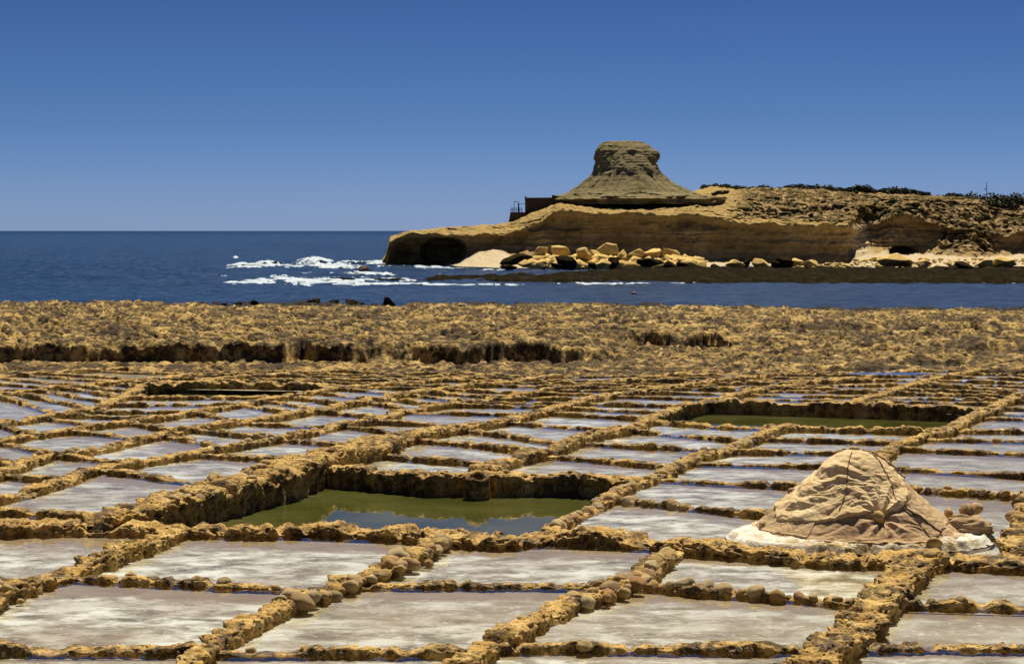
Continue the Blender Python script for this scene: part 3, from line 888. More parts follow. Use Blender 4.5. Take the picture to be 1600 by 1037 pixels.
_seed = [0]
def wall_mesh(name, P, width, height, base=-0.3, kres=0.00095, jit=0.035, lump=1.0, slope=0.45):
    """rough stone ridge along the ground polyline P; width / height numbers or lists along it"""
    _seed[0] += 1
    sd = _seed[0] * 1.37
    s, C = resample(P, kres, 0.013, 0.034)
    n = len(s)
    T = np.gradient(C, axis=0)
    T /= np.linalg.norm(T, axis=1)[:, None] + 1e-9
    N = np.stack([T[:, 1], -T[:, 0]], 1)
    L = s[-1]
    w = np.interp(s / L, np.linspace(0, 1, len(width)), width) if isinstance(width, (list, tuple)) else np.full(n, width)
    h = np.interp(s / L, np.linspace(0, 1, len(height)), height) if isinstance(height, (list, tuple)) else np.full(n, height)
    h = h * (1 - 0.45 * sm(0.10, 0.02, np.abs(n1(s / 0.62, sd + 21))))      # cracks across the ridge
    w = w * (1 + 0.26 * n1(s / 0.45, sd) + 0.16 * n1(s / 0.15, sd + 2))
    h = h * (1 + 0.30 * n1(s / 0.40, sd + 4) + 0.22 * n1(s / 0.13, sd + 6))
    off = jit * (n1(s / 0.9, sd + 8) + 0.6 * n1(s / 0.3, sd + 9))
    end = np.clip(np.minimum(s, L - s) / 0.05, 0.25, 1) ** 0.5
    h = h * end; w = w * end
    ds = float(np.median(np.diff(s)))
    m = int(np.clip((np.mean(w) + 2 * np.mean(h)) / ds, 12, 46))
    ph = np.linspace(0, math.pi, m)
    cx = np.sign(np.cos(ph)) * np.abs(np.cos(ph)) ** slope
    sz = np.abs(np.sin(ph)) ** 0.42
    X = cx[None, :] * w[:, None] / 2
    Z = sz[None, :] * h[:, None]
    X = X * (0.84 + 0.16 * sm(0.1, 0.8, sz))[None, :]      # undercut by the brine
    # skirts that go down past the water
    X = np.concatenate([X[:, :1] * 0.98, X, X[:, -1:] * 0.98], 1)
    Z = np.concatenate([np.full((n, 1), base), Z - 0.03, np.full((n, 1), base)], 1)
    m += 2
    px = C[:, None, 0] + N[:, None, 0] * (X + off[:, None])
    py = C[:, None, 1] + N[:, None, 1] * (X + off[:, None])
    Q = np.stack([px.ravel(), py.ravel(), Z.ravel()], 1)
    rx = (X / (w[:, None] / 2)).ravel(); rz = (Z / (h[:, None] + 0.02)).ravel().clip(0, 1)
    nl = np.sqrt(rx ** 2 * 0.6 + rz ** 2) + 1e-6
    Nx = np.repeat(N, m, 0)
    k = np.stack([Nx[:, 0] * rx * 0.8, Nx[:, 1] * rx * 0.8, rz], 1) / nl[:, None]
    o3 = np.array((sd * 3.1, sd * 1.7, 0))
    big = np.minimum(1.0, float(np.mean(w)) / 0.22)
    d = 0.060 * (np.abs(noise((Q + o3) / 0.17)) - 0.22) * big + 0.034 * (np.abs(noise((Q + o3) / 0.07)) - 0.2) + 0.014 * noise((Q + o3) / 0.03) - 0.030 * sm(0.18, 0.55, noise((Q + o3) / 0.055 + 31))
    Q += k * (d * lump)[:, None]
    hh = np.repeat(h, m)
    lim = hh * 0.86 - 0.02 + 0.012 * noise((Q + o3) / np.array((0.12, 0.12, 9)))
    Q[:, 2] = np.where(Q[:, 2] > lim, lim + (Q[:, 2] - lim) * 0.45, Q[:, 2])      # worn flat tops
    Q[:, :2] += 0.012 * noise((Q + 9.1) / 0.06)[:, None] * Nx
    return make_mesh(name, Q, grid_faces(n, m), False)

# ---- cobbles: a handful of shared shapes
def ico(sub):
    import bmesh
    bm = bmesh.new()
    bmesh.ops.create_icosphere(bm, subdivisions=sub, radius=1.0)
    v = np.array([p.co[:] for p in bm.verts]); f = np.array([[p.index for p in fc.verts] for fc in bm.faces])
    bm.free()
    return v, f
ICO2, ICO3, ICO4 = ico(2), ico(3), ico(4)
COB = []
for i in range(9):
    v, f = ICO3
    sc = np.array((1.0, 0.8 + 0.2 * rng.random(), 0.62 + 0.25 * rng.random()))
    r = 1 + 0.26 * noise(v * 1.3 + i * 7.7) + 0.10 * np.abs(noise(v * 2.6 + i * 3.3)) + 0.05 * noise(v * 6.0 + i)
    P_ = v * r[:, None]
    if i % 2:                                     # broken, angular pieces among the round ones
        N_ = rng.normal(size=(12, 3)); N_ /= np.linalg.norm(N_, axis=1)[:, None]
        dt = v @ N_.T
        lim = np.where(dt > 0.05, (0.62 + 0.3 * rng.random(12))[None, :] / np.maximum(dt, 0.05), 9).min(1)
        P_ = v * np.minimum(lim, 1.05)[:, None] * (1 + 0.05 * noise(v * 4 + i))[:, None]
    COB.append(make_mesh('cobble', P_ * sc, f, i % 2 == 0))
    COB[-1].materials.append(M_cobble)
    v, f = ICO2
    r = 1 + 0.16 * noise(v * 1.1 + i * 7.7)
    COB.append(make_mesh('cobble', v * r[:, None] * sc, f, True))
    COB[-1].materials.append(M_cobble)
NEAR_COB, FAR_COB = COB[0::2], COB[1::2]

def cobble(parent, x, y, z, size, name='cobble'):
    o = bpy.data.objects.new(name, (NEAR_COB if y < 17 else FAR_COB)[rng.integers(9)])
    COL.objects.link(o)
    o.location = (x, y, z)
    size *= 0.84
    o.scale = (size / 2, size / 2, size / 2)
    o.rotation_euler = (rng.normal() * 0.25, rng.normal() * 0.25, rng.random() * 6.28)
    if parent is not None: o.parent = parent
    return o

def cobble_run(parent, P, s0, s1, size, off, z, fill=0.95, var=0.25):
    s = arc(P)
    q = s0
    while q < s1:
        d = size * (1 + 1.5 * var * (rng.random() * 2 - 1))
        if rng.random() < fill:
            x = np.interp(q, s, P[:, 0]); y = np.interp(q, s, P[:, 1])
            e = 0.05
            tx = np.interp(q + e, s, P[:, 0]) - np.interp(q - e, s, P[:, 0]); ty = np.interp(q + e, s, P[:, 1]) - np.interp(q - e, s, P[:, 1])
            ln = math.hypot(tx, ty) + 1e-9
            o = off + 0.02 * rng.normal()
            cobble(parent, x + ty / ln * o, y - tx / ln * o, z + 0.012 * rng.normal(), d)
        q += d * 0.92

def scatter(parent, P, n, width, z, lo, hi):
    s = arc(P)
    for _ in range(n):
        q = rng.random() * s[-1]
        x = np.interp(q, s, P[:, 0]); y = np.interp(q, s, P[:, 1])
        cobble(parent, x + width * 0.4 * rng.normal(), y + width * 0.25 * rng.normal(), z, lo + (hi - lo) * rng.random() ** 2)

WSPEC = {  # width, height, label
 'C0': ((0.26), (0.11), 'crumbly low rock wall in the bottom left corner running up to the main ledge'),
 'C': ((0.20, 0.26), (0.10), 'low wall edged with round cobbles in front of the green pool'),
 'D': ((0.24), (0.10), 'short wall of rounded cobbles below the main ledge left of the cloth heap'),
 'E': ((0.34), (0.13), 'thick brown rock wall in front of the cloth heap near the bottom right'),
 'W1': ((0.24), (0.09), 'long crooked rock wall, first left of the thick pool wall'),
 'W0': ((0.24), (0.09), 'long low rock wall topped with cobbles, second left of the thick pool wall'),
 'Wm1': ((0.22), (0.085), 'long low rock wall ending at the front of the narrow dark pool at left'),
 'Wm2': ((0.24), (0.09), 'low rock wall round the left end of the narrow dark pool'),
 'Wm3': ((0.24), (0.08), 'far low rock wall left of the narrow dark pool'),
 'Wm4': ((0.24), (0.08), 'farthest low rock wall under the shadowed ledge at the left edge'),
 'W2': ((0.40, 0.62, 0.56, 0.30, 0.24, 0.22, 0.22, 0.22), (0.17, 0.20, 0.17, 0.10, 0.09, 0.09, 0.09, 0.09), 'thick high rock wall along the left side of the green pool'),
 'W3': ((0.28, 0.24, 0.24), (0.13, 0.10, 0.10), 'long rock wall starting at the spout behind the green pool'),
 'W4': ((0.17, 0.22, 0.22), (0.085, 0.09, 0.09), 'low wall topped with a string of cobbles along the right side of the green pool'),
 'W4b': ((0.24), (0.09), 'far low rock wall running on behind the long dark pool'),
 'W5': ((0.10, 0.22, 0.26, 0.22), (0.02, 0.09, 0.11, 0.09), 'long rock wall emerging behind the cloth heap'),
 'G': ((0.34, 0.36, 0.28, 0.22), (0.17, 0.19, 0.12, 0.09), 'high thick rock wall at the right edge beside the cloth heap'),
 'M': ((0.34, 0.36, 0.34, 0.42, 0.40, 0.40, 0.36), (0.10), 'broad rock ledge crossing the whole field in front of the green pool'),
}
WOBJ = {}
WBUILT = []
for k, (w, h, lab) in WSPEC.items():
    P = WP[k]
    near_first = P if P[0, 1] <= P[-1, 1] or k == 'M' else P[::-1]
    base = np.array((near_first[0, 0], near_first[0, 1], 0.0))
    ws = 0.88 if k in ('M', 'W2') else 0.78
    w = [ws * q for q in w] if isinstance(w, tuple) else ws * w
    me = wall_mesh('ridge', near_first, w, h, lump=1.35 if k in ('M', 'W2', 'E', 'G', 'C0') else 1.0)
    root = empty('dividing_wall', tuple(base))
    tag(root, lab, 'wall', 'walls running through the salt pan field')
    co = np.empty(len(me.vertices) * 3, np.float32); me.vertices.foreach_get('co', co)
    co = co.reshape(-1, 3) - base.astype(np.float32); me.vertices.foreach_set('co', co.ravel()); me.update()
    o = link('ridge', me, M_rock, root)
    WOBJ[k] = root
    root['_b'] = [float(v) for v in base]
    WBUILT.append((root, me))

class Local:
    """adds cobbles to a wall: parent keeps the world placement"""
def wcob(k, a, b, size, off, z, fill=0.95, var=0.25):
    s0, s1 = sorted((param_at(k, *a), param_at(k, *b)))
    r = WOBJ[k]; base = np.array(r['_b'])
    n0 = set(o.name for o in r.children)
    cobble_run(None, WP[k], s0, s1, size, off, z, fill, var)
_link = []
def adopt(root, objs):
    b = Vector(root['_b'])
    for o in objs:
        o.location = o.location - b
        o.parent = root
_orig_cobble = cobble
WV = {}
def remember(root, me, local):
    co = np.empty(len(me.vertices) * 3, np.float32); me.vertices.foreach_get('co', co)
    co = co.reshape(-1, 3).astype(float)
    WV[root.name] = co + (np.array(root['_b']) if local else 0)
def cobble(parent, x, y, z, size, name='cobble'):
    if parent is not None and parent.name in WV:       # seat the stone on the rock under it
        v = WV[parent.name]
        near = (np.abs(v[:, 0] - x) < size * 0.3) & (np.abs(v[:, 1] - y) < size * 0.3)
        z = (float(np.percentile(v[near, 2], 75)) if near.sum() > 3 else -0.02) - size * 0.06
        z = max(z, 0.0 + size * 0.05)
    o = _orig_cobble(None, x, y, z, size, name)
    if parent is not None:
        o.location = o.location - Vector(parent['_b'])
        o.parent = parent
    return o
for _r, _m in WBUILT:
    remember(_r, _m, True)
def run(k, a, b, size, off, z, fill=0.95, var=0.25):
    s0, s1 = sorted((param_at(k, *a), param_at(k, *b)))
    cobble_run(WOBJ[k], WP[k], s0, s1, size, off, z, fill, var)
run('W4', (872, 822), (1042, 733), 0.125, 0.0, 0.085, 1.0, 0.2)
run('W4', (1042, 733), (1110, 708), 0.12, 0.02, 0.09, 0.6, 0.4)
run('W4', (1120, 704), (1165, 688), 0.15, 0.0, 0.09, 0.95)
run('C', (450, 940), (596, 892), 0.135, 0.10, 0.05, 0.9, 0.35)
run('C', (600, 888), (690, 842), 0.125, 0.11, 0.055, 0.85, 0.3)
run('C', (600, 888), (640, 868), 0.15, 0.0, 0.075, 0.8, 0.3)
run('C', (450, 940), (520, 912), 0.15, -0.06, 0.07, 0.6, 0.3)
run('D', (900, 934), (1040, 868), 0.14, 0.02, 0.075, 0.95, 0.3)
run('D', (900, 934), (985, 903), 0.13, 0.12, 0.04, 0.8, 0.3)
run('W2', (310, 784), (440, 744), 0.15, -0.14, 0.155, 0.9, 0.3)
run('W2', (250, 800), (420, 750), 0.11, 0.16, 0.11, 0.6, 0.4)
run('W1', (360, 696), (530, 661), 0.10, 0.0, 0.06, 0.5, 0.35)
run('W0', (60, 712), (180, 692), 0.12, 0.0, 0.06, 0.8, 0.35)
run('W0', (180, 692), (300, 667), 0.09, 0.02, 0.05, 0.4, 0.4)
run('W3', (870, 703), (1010, 656), 0.13, 0.0, 0.07, 0.4, 0.5)
run('W5', (1364, 722), (1600, 614), 0.11, 0.0, 0.075, 0.25, 0.5)
run('W2', (560, 706), (900, 626), 0.09, 0.0, 0.06, 0.2, 0.5)
run('G', (1605, 820), (1632, 766), 0.12, -0.1, 0.13, 0.5, 0.4)
for k, n, z in (('M', 16, 0.07), ('C0', 10, 0.08), ('E', 8, 0.1), ('Wm1', 14, 0.07), ('W4b', 12, 0.08), ('Wm3', 10, 0.08)):
    scatter(WOBJ[k], WP[k], n, 0.28, z, 0.05, 0.13)

# ---- lanes of pans: (left wall, right wall, lane words, ridge list). A ridge is (pxL, pyL, pxR, pyR, build?, cobbles?)
M_ = 'M'
LANES = [
 ('N_l', 'C0', 'front lane left of the crumbly wall', [(-380, 945, -130, 1000, 0), (-330, 925, -40, 950, 1), (-225, 886, 60, 903, 1), (-120, 822, 285, 824, 0)]),
 ('C0', 'C', 'front lane below the thick left wall', [(-220, 1050, 250, 1060, 0), (-150, 1010, 330, 1005, 1), (92, 893, 520, 912, 1, 0.12), (285, 824, 690, 838, 0)]),
 ('C', 'D', 'front lane below the green pool', [(250, 1060, 680, 1060, 0), (330, 1005, 770, 1003, 1), (545, 905, 975, 906, 1), (690, 838, 1060, 850, 0)]),
 ('D', 'E', 'front lane ahead of the cloth heap', [(680, 1060, 1240, 1060, 0), (770, 1003, 1310, 1003, 1), (980, 905, 1385, 936, 1, 0.95), (1060, 850, 1455, 870, 0)]),
 ('E', 'N_r', 'front lane beyond the thick brown wall', [(1240, 1060, 1760, 1060, 0), (1310, 1003, 1790, 1000, 1), (1385, 936, 1830, 948, 1), (1455, 870, 1850, 892, 0)]),
 ('W0', 'W1', 'lane second left of the green pool', [(-250, 800, -200, 830, 0), (-120, 768, -20, 779, 1), (0, 736, 110, 745, 1), (90, 706, 215, 718, 1), (255, 676, 367, 695, 1), (300, 667, 440, 681, 1, 0.3),
        (378, 657, 528, 661, 1), (497, 638, 610, 647, 1), (575, 624, 650, 636, 1), (640, 613, 740, 623, 1), (700, 604, 830, 611, 1), (760, 597, 900, 601, 1), (830, 590, 990, 591, 1), (880, 585, 1070, 582, 1)]),
 ('W1', 'W2', 'lane just left of the green pool', [(-200, 830, 110, 820, 0), (-60, 790, 232, 790, 1), (150, 729, 385, 748, 1), (297, 704, 515, 713, 1), (430, 682, 600, 692, 1), (535, 661, 655, 676, 1),
        (584, 654, 760, 660, 1), (630, 638, 840, 642, 1), (700, 629, 880, 631, 1), (770, 619, 940, 618, 1), (830, 611, 984, 611, 1), (900, 601, 1060, 601, 1), (990, 591, 1140, 592, 1), (1070, 582, 1240, 581, 1)]),
 ('W2', 'W3', "lane behind the green pool's left half", [(500, 719, 745, 738, 0), (572, 703, 785, 722, 1), (640, 681, 868, 702, 1), (725, 667, 895, 690, 1), (790, 656, 980, 668, 1), (850, 640, 1025, 650, 1), (905, 625, 1085, 631, 1),
        (960, 614, 1130, 619, 1), (1040, 603, 1200, 605, 1), (1110, 595, 1280, 595, 1), (1180, 587, 1350, 586, 1), (1260, 579, 1440, 577, 1)]),
 ('W3', 'W4', "lane behind the green pool's right half", [(745, 738, 1000, 750, 0), (850, 707, 1062, 724, 1), (905, 687, 1136, 700, 1, 0.25), (985, 669, 1170, 685, 1), (1015, 654, 1235, 663, 0)]),
 ('W4', 'W5', 'lane between green pool and cloth heap', [(862, 829, 1215, 850, 0), (955, 774, 1240, 803, 1, 0.6), (1018, 742, 1300, 758, 1), (1078, 718, 1364, 724, 1), (1136, 700, 1392, 700, 1), (1185, 679, 1425, 686, 1), (1235, 662, 1482, 670, 0)]),
 ('W3', 'W4b', "lane behind the long pool's left half", [(1097, 627, 1327, 629, 0), (1130, 617, 1345, 623, 1), (1190, 607, 1395, 609, 1), (1250, 599, 1430, 599, 1), (1310, 591, 1460, 590, 1), (1370, 584, 1490, 583, 1), (1450, 576, 1540, 576, 1)]),
 ('W4b', 'W5', "lane behind the long pool's right half", [(1327, 629, 1547, 641, 0), (1348, 622, 1574, 627, 1), (1390, 610, 1595, 617, 1), (1430, 600, 1640, 607, 1), (1460, 591, 1700, 597, 1), (1520, 581, 1760, 588, 1)]),
 ('W5', 'G', 'lane behind the cloth heap', [(1215, 850, 1552, 868, 0), (1310, 752, 1600, 770, 1, 0.75), (1380, 728, 1648, 740, 1), (1400, 696, 1715, 708, 1), (1442, 681, 1780, 686, 1, 0.2), (1482, 668, 1840, 668, 1), (1530, 650, 1890, 655, 1),
        (1560, 634, 1950, 640, 1), (1600, 614, 2000, 627, 1)]),
 ('G', 'G_r', 'lane past the high right wall', [(1552, 868, 1810, 880, 0), (1604, 766, 1930, 780, 1), (1650, 735, 2010, 740, 1)]),
 ('Wm1', 'W0', 'lane third left of the green pool', [(-300, 740, -250, 800, 0), (-150, 712, -40, 750, 1), (-60, 696, 30, 724, 1), (0, 686, 95, 704, 1), (100, 668, 228, 680, 1), (200, 656, 285, 669, 1), (307, 640, 395, 655, 1),
        (380, 629, 465, 642, 1), (455, 616, 545, 628, 1), (530, 604, 640, 612, 1), (610, 597, 740, 600, 1), (690, 590, 800, 592, 1), (780, 582, 880, 585, 1)]),
 ('Wm2', 'Wm1', 'lane holding the narrow dark pool', [(-300, 700, -300, 740, 0), (-140, 680, -60, 698, 1), (0, 658, 60, 676, 1), (70, 648, 160, 660, 1), (130, 640, 320, 638, 1), (195, 617, 447, 617, 0), (225, 599, 526, 604, 0),
        (330, 590, 620, 596, 1), (430, 583, 700, 589, 1), (520, 577, 780, 582, 1)]),
 ('Wm3', 'Wm2', 'lane left of the narrow dark pool', [(-300, 650, -300, 700, 0), (-200, 638, -100, 673, 1), (-90, 623, 10, 656, 1), (-10, 613, 100, 644, 1), (60, 606, 180, 625, 1), (130, 599, 210, 608, 1), (200, 592, 290, 594, 1), (300, 584, 420, 584, 1), (400, 576, 520, 577, 1)]),
 ('Wm4', 'Wm3', 'outermost lane under the shadowed ledge', [(-400, 612, -300, 650, 0), (-280, 602, -60, 620, 1), (-140, 592, 40, 608, 1), (-20, 584, 130, 599, 1), (70, 579, 230, 589, 1), (150, 574, 330, 581, 1)]),
]
POOLS = {('W3', 'W4', 4)}
def subpath(wall, s0, s1, n):
    return np.array([pt_on(wall, s) for s in np.linspace(s0, s1, n)])

def loft(A, B, z, m):
    t = np.linspace(0, 1, m)[None, :, None]
    Q = A[:, None, :] * (1 - t) + B[:, None, :] * t
    return np.concatenate([Q, np.full(Q.shape[:2] + (1,), z)], 2).reshape(-1, 3)

def sheet(name, A, B, z, mat, parent=None, org=(0, 0, 0)):
    n, m = len(A), (14 if name == 'salt_bed' else 6)
    V = loft(A, B, z, m) - np.array(org)
    f = grid_faces(n, m)
    me = make_mesh(name, V, f, True)
    if name == 'salt_bed':                         # mud brown paints in the wall's reflection along far rim and sides
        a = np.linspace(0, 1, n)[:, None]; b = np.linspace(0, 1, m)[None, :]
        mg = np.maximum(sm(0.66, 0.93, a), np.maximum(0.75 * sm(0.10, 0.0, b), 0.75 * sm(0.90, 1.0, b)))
        attr(me, 'reflect_margin', np.maximum(mg, 0.7 * sm(0.1, 0.0, a)).ravel())
    if len(me.polygons) and me.polygons[0].normal.z < 0:
        me.flip_normals()
    return link(name, me, mat, parent)

def in_frame(P):
    q = np.array([to_px((p[0], p[1], 0)) for p in P])
    return ((q[:, 0] > 0) & (q[:, 0] < 1600) & (q[:, 1] < 1037)).any()

for (lw, rw, words, cr) in LANES:
    sp = [(param_at(lw, c[0], c[1]), param_at(rw, c[2], c[3])) for c in cr]
    # halve the deep cells of the far rows, as the photograph has them
    cr2, sp2 = [cr[0]], [sp[0]]
    for i in range(1, len(cr)):
        a0, a1 = pt_on(lw, sp[i - 1][0]), pt_on(lw, sp[i][0]); b0, b1 = pt_on(rw, sp[i - 1][1]), pt_on(rw, sp[i][1])
        dep = (np.linalg.norm(a1 - a0) + np.linalg.norm(b1 - b0)) / 2
        if a0[1] > 23.5 and dep > 1.25 and not (lw == 'Wm2' and i == 6):
            cr2.append((0, 0, 0, 0, 1)); sp2.append(((sp[i - 1][0] + sp[i][0]) / 2, (sp[i - 1][1] + sp[i][1]) / 2))
        if lw == 'Wm2' and i == 6: dark_i = len(cr2)
        cr2.append(cr[i]); sp2.append(sp[i])
    cr, sp = cr2, sp2
    cnt = 0
    for i in range(len(cr)):
        if i > 0:
            e = 0.075                                  # the brine runs in under the ragged ridges
            la, lb = arc(WP[lw])[-1], arc(WP[rw])[-1]
            A = subpath(lw, max(0, sp[i - 1][0] - e), min(la, sp[i][0] + e), 15); B = subpath(rw, max(0, sp[i - 1][1] - e), min(lb, sp[i][1] + e), 15)
            dirn = (B - A) / (np.linalg.norm(B - A, axis=1)[:, None] + 1e-9)
            A = A - dirn * 0.06; B = B + dirn * 0.06
            is_dark = (lw == 'Wm2' and i == dark_i)
            if not is_dark:
                vis = in_frame(np.concatenate([A, B, (A + B) / 2]))
                ctr = (A.mean(0) + B.mean(0)) / 2
                lv = 0.012 * float(n1(np.array([ctr[0] * 0.7]), ctr[1])[0])
                o = empty('salt_pan', (ctr[0], ctr[1], lv))
                if vis:
                    cnt += 1
                    tag(o, 'brine pan, %s from the front in the %s' % (ordinal(cnt), words), 'salt pan', 'shallow salt pans of the field')
                else:
                    tag(o, '%s brine pan before the first of the %s' % (['small', 'narrow', 'wide', 'skewed', 'long'][i % 5], words), 'salt pan', 'shallow salt pans of the field')
                sheet('brine', A, B, 0.0, M_panwater, o, (ctr[0], ctr[1], 0))
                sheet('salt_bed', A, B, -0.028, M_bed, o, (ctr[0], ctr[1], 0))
        c = cr[i]
        if c[4]:
            a, b = pt_on(lw, sp[i][0]), pt_on(rw, sp[i][1])
            L = np.linalg.norm(b - a)
            k = max(2, int(L / 0.5))
            t = np.linspace(0, 1, k + 1)
            P = a[None, :] * (1 - t[:, None]) + b[None, :] * t[:, None]
            if k > 1:
                P[1:-1, 1] += 0.03 * rng.normal(size=k - 1)
            me = wall_mesh('pan_ridge', P, [0.10 + 0.06 * rng.random() for _ in range(5)], [0.042 + 0.04 * rng.random() for _ in range(6)], lump=0.55 + 0.5 * rng.random())
            base = np.array((P[0, 0], P[0, 1], 0.0))
            co = np.empty(len(me.vertices) * 3, np.float32); me.vertices.foreach_get('co', co)
            me.vertices.foreach_set('co', (co.reshape(-1, 3) - base.astype(np.float32)).ravel()); me.update()
            root = empty('pan_ridge', tuple(base)); root['_b'] = [float(v) for v in base]
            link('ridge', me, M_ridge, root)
            remember(root, me, True)
            if in_frame(P):
                tag(root, 'low rocky ridge closing the %s pan of the %s' % (ordinal(max(1, cnt)), words), 'ridge', 'low ridges between the salt pans')
            else:
                tag(root, '%s rocky ridge before the %s' % (['low', 'thin', 'lumpy', 'short', 'bent', 'stony', 'worn'][i % 7], words), 'ridge', 'low ridges between the salt pans')
            near = P[:, 1].mean() < 20
            if len(c) > 5:
                s0 = 0.08
                size = 0.135 if c[5] > 0.5 else 0.11
                cobble_run(root, P, s0, L * (1.0 if c[5] > 0.7 or c[5] < 0.4 else 0.45), size, 0.02, 0.06, 0.95 if c[5] > 0.5 else c[5] + 0.1, 0.25)
            scatter(root, P, 2 if near else 1, 0.14, 0.06, 0.05, 0.12)

# ---- deep pools
def pool(name, lw, rw, c0, c1, level, label, org_mat=M_pool):
    a0, a1 = param_at(lw, *c0[:2]), param_at(lw, *c1[:2])
    b0, b1 = param_at(rw, *c0[2:]), param_at(rw, *c1[2:])
    A, B = subpath(lw, a0, a1, 14), subpath(rw, b0, b1, 14)
    ctr = (A.mean(0) + B.mean(0)) / 2
    o = sheet(name, A, B, 0.0, org_mat, None, (ctr[0], ctr[1], 0))
    o.location = (ctr[0], ctr[1], level)
    return tag(o, label, 'pool', 'deep brine pools of the field')
def edge_wall(pts, width, height, label, base=-0.3, lump=1.2):
    P = np.array([at_z(x, y, CREST)[:2] for x, y in pts])
    me = wall_mesh('ridge', P, width, height, base=base, lump=lump)
    b = np.array((P[0, 0], P[0, 1], 0.0))
    co = np.empty(len(me.vertices) * 3, np.float32); me.vertices.foreach_get('co', co)
    me.vertices.foreach_set('co', (co.reshape(-1, 3) - b.astype(np.float32)).ravel()); me.update()
    root = empty('dividing_wall', tuple(b)); root['_b'] = [float(v) for v in b]
    link('ridge', me, M_rock, root)
    remember(root, me, True)
    tag(root, label, 'wall', 'walls running through the salt pan field')
    return root, P
pool('pool', 'W2', 'W4', (110, 820, 862, 829), (475, 726, 1000, 750), -0.15, 'deep square pool of still green water in the middle of the field')
pool('pool', 'W3', 'W5', (1010, 656, 1482, 670), (1097, 627, 1547, 641), -0.13, 'long dark pool under a shadowed wall at the right behind the heap')
pool('pool', 'Wm2', 'Wm1', (195, 617, 447, 617), (225, 599, 526, 604), -0.10, 'narrow dark pool with a shadowed back wall at upper left')
root, P = edge_wall([(470, 724), (540, 731), (600, 736), (680, 742), (745, 741), (800, 742), (860, 742), (930, 745), (1000, 751)], 0.26, 0.10,
                    'shadowed rock wall along the far side of the green pool')
scatter(root, P, 14, 0.2, 0.07, 0.05, 0.11)
# rock spout in that wall, with its round mouth
def spout():
    w = at_z(746, 744, 0.05)
    n, m = 22, 12
    th = np.linspace(0, 2 * math.pi, n, endpoint=False)
    prof = [(0.0, -0.26), (0.05, -0.26), (0.085, -0.20), (0.075, -0.02), (0.085, 0.02), (0.115, 0.03), (0.125, 0.0), (0.12, -0.03), (0.135, -0.10), (0.13, -0.2), (0.10, -0.3)]
    V = []
    for r, z in prof:
        for t in th:
            V.append((r * math.cos(t), r * math.sin(t) * 0.9, z))
    V = np.array(V)
    V += 0.02 * np.stack([noise(V / 0.07), noise(V / 0.07 + 5), noise(V / 0.07 + 9)], 1)
    # the cup leans towards the pool
    c, s = math.cos(R(38)), math.sin(R(38))
    y, z = V[:, 1].copy(), V[:, 2].copy()
    V[:, 1], V[:, 2] = y * c + z * s * -0.0 - z * 0.0, z + y * 0.35
    o = link('spout', make_mesh('spout', V, grid_faces(len(prof), n, True), False), M_rock)
    o.location = (w[0], w[1] - 0.17, 0.055)
    tag(o, 'hollow round rock spout jutting from the wall over the green pool', 'spout')
spout()
edge_wall([(1015, 655), (1080, 659), (1140, 663), (1235, 664), (1350, 667), (1482, 670)], 0.2, 0.085, 'low stony rim along the front of the long dark pool')
edge_wall([(1097, 626), (1180, 627), (1327, 629), (1416, 633), (1500, 637), (1547, 641)], 0.24, 0.11, 'shadowed rock wall along the back of the long dark pool')
edge_wall([(195, 617), (260, 618), (330, 617), (447, 617)], 0.2, 0.07, 'low rim along the front of the narrow dark pool at left')
edge_wall([(215, 601), (300, 599), (400, 600), (526, 603)], 0.26, 0.13, 'shadowed rock wall along the back of the narrow dark pool at left')

# ================================================================ COVERED SALT HEAP
HC = at_z(1335, 829, 0.04)          # centre of the heap on its ledge
HX, HY = float(HC[0]), float(HC[1])
HZ = 0.055
HGT = at_y(1337, 703, HY)[2] - HZ
def heap_R(th):
    """outline radius by angle (0 = right, -90 deg = towards the camera)"""
    a = np.degrees(th) % 360
    xs_ = [0, 40, 90, 140, 180, 215, 245, 270, 295, 325, 360]
    rs_ = [0.86, 0.80, 0.72, 0.76, 0.80, 0.84, 0.78, 0.74, 0.76, 0.84, 0.86]
    return np.interp(a, xs_, rs_)
def heap_prof(rho, th):
    """height by relative radius: steep upper part, flaring foot; the left flank is fuller below"""
    z = np.interp(rho, [0, 0.08, 0.2, 0.38, 0.58, 0.75, 0.94, 1.0, 1.3], [1.0, 0.99, 0.93, 0.70, 0.47, 0.28, 0.09, 0.03, 0.0])
    z2 = np.interp(np.clip(rho + 0.04, 0, 2), [0, 0.08, 0.2, 0.38, 0.58, 0.75, 0.94, 1.0, 1.3], [1.0, 0.99, 0.93, 0.70, 0.47, 0.28, 0.09, 0.03, 0.0])
    z0 = np.interp(np.abs(rho - 0.04), [0, 0.08, 0.2, 0.38, 0.58, 0.75, 0.94, 1.0, 1.3], [1.0, 0.99, 0.93, 0.70, 0.47, 0.28, 0.09, 0.03, 0.0])
    return HGT * (z + z2 + z0) / 3 - 0.01
STX, STZ = -0.0, 0.0
st_px = at_y(1372, 806, HY - 0.42)
STONE = np.array((st_px[0] - HX, -0.42, st_px[2] - HZ))
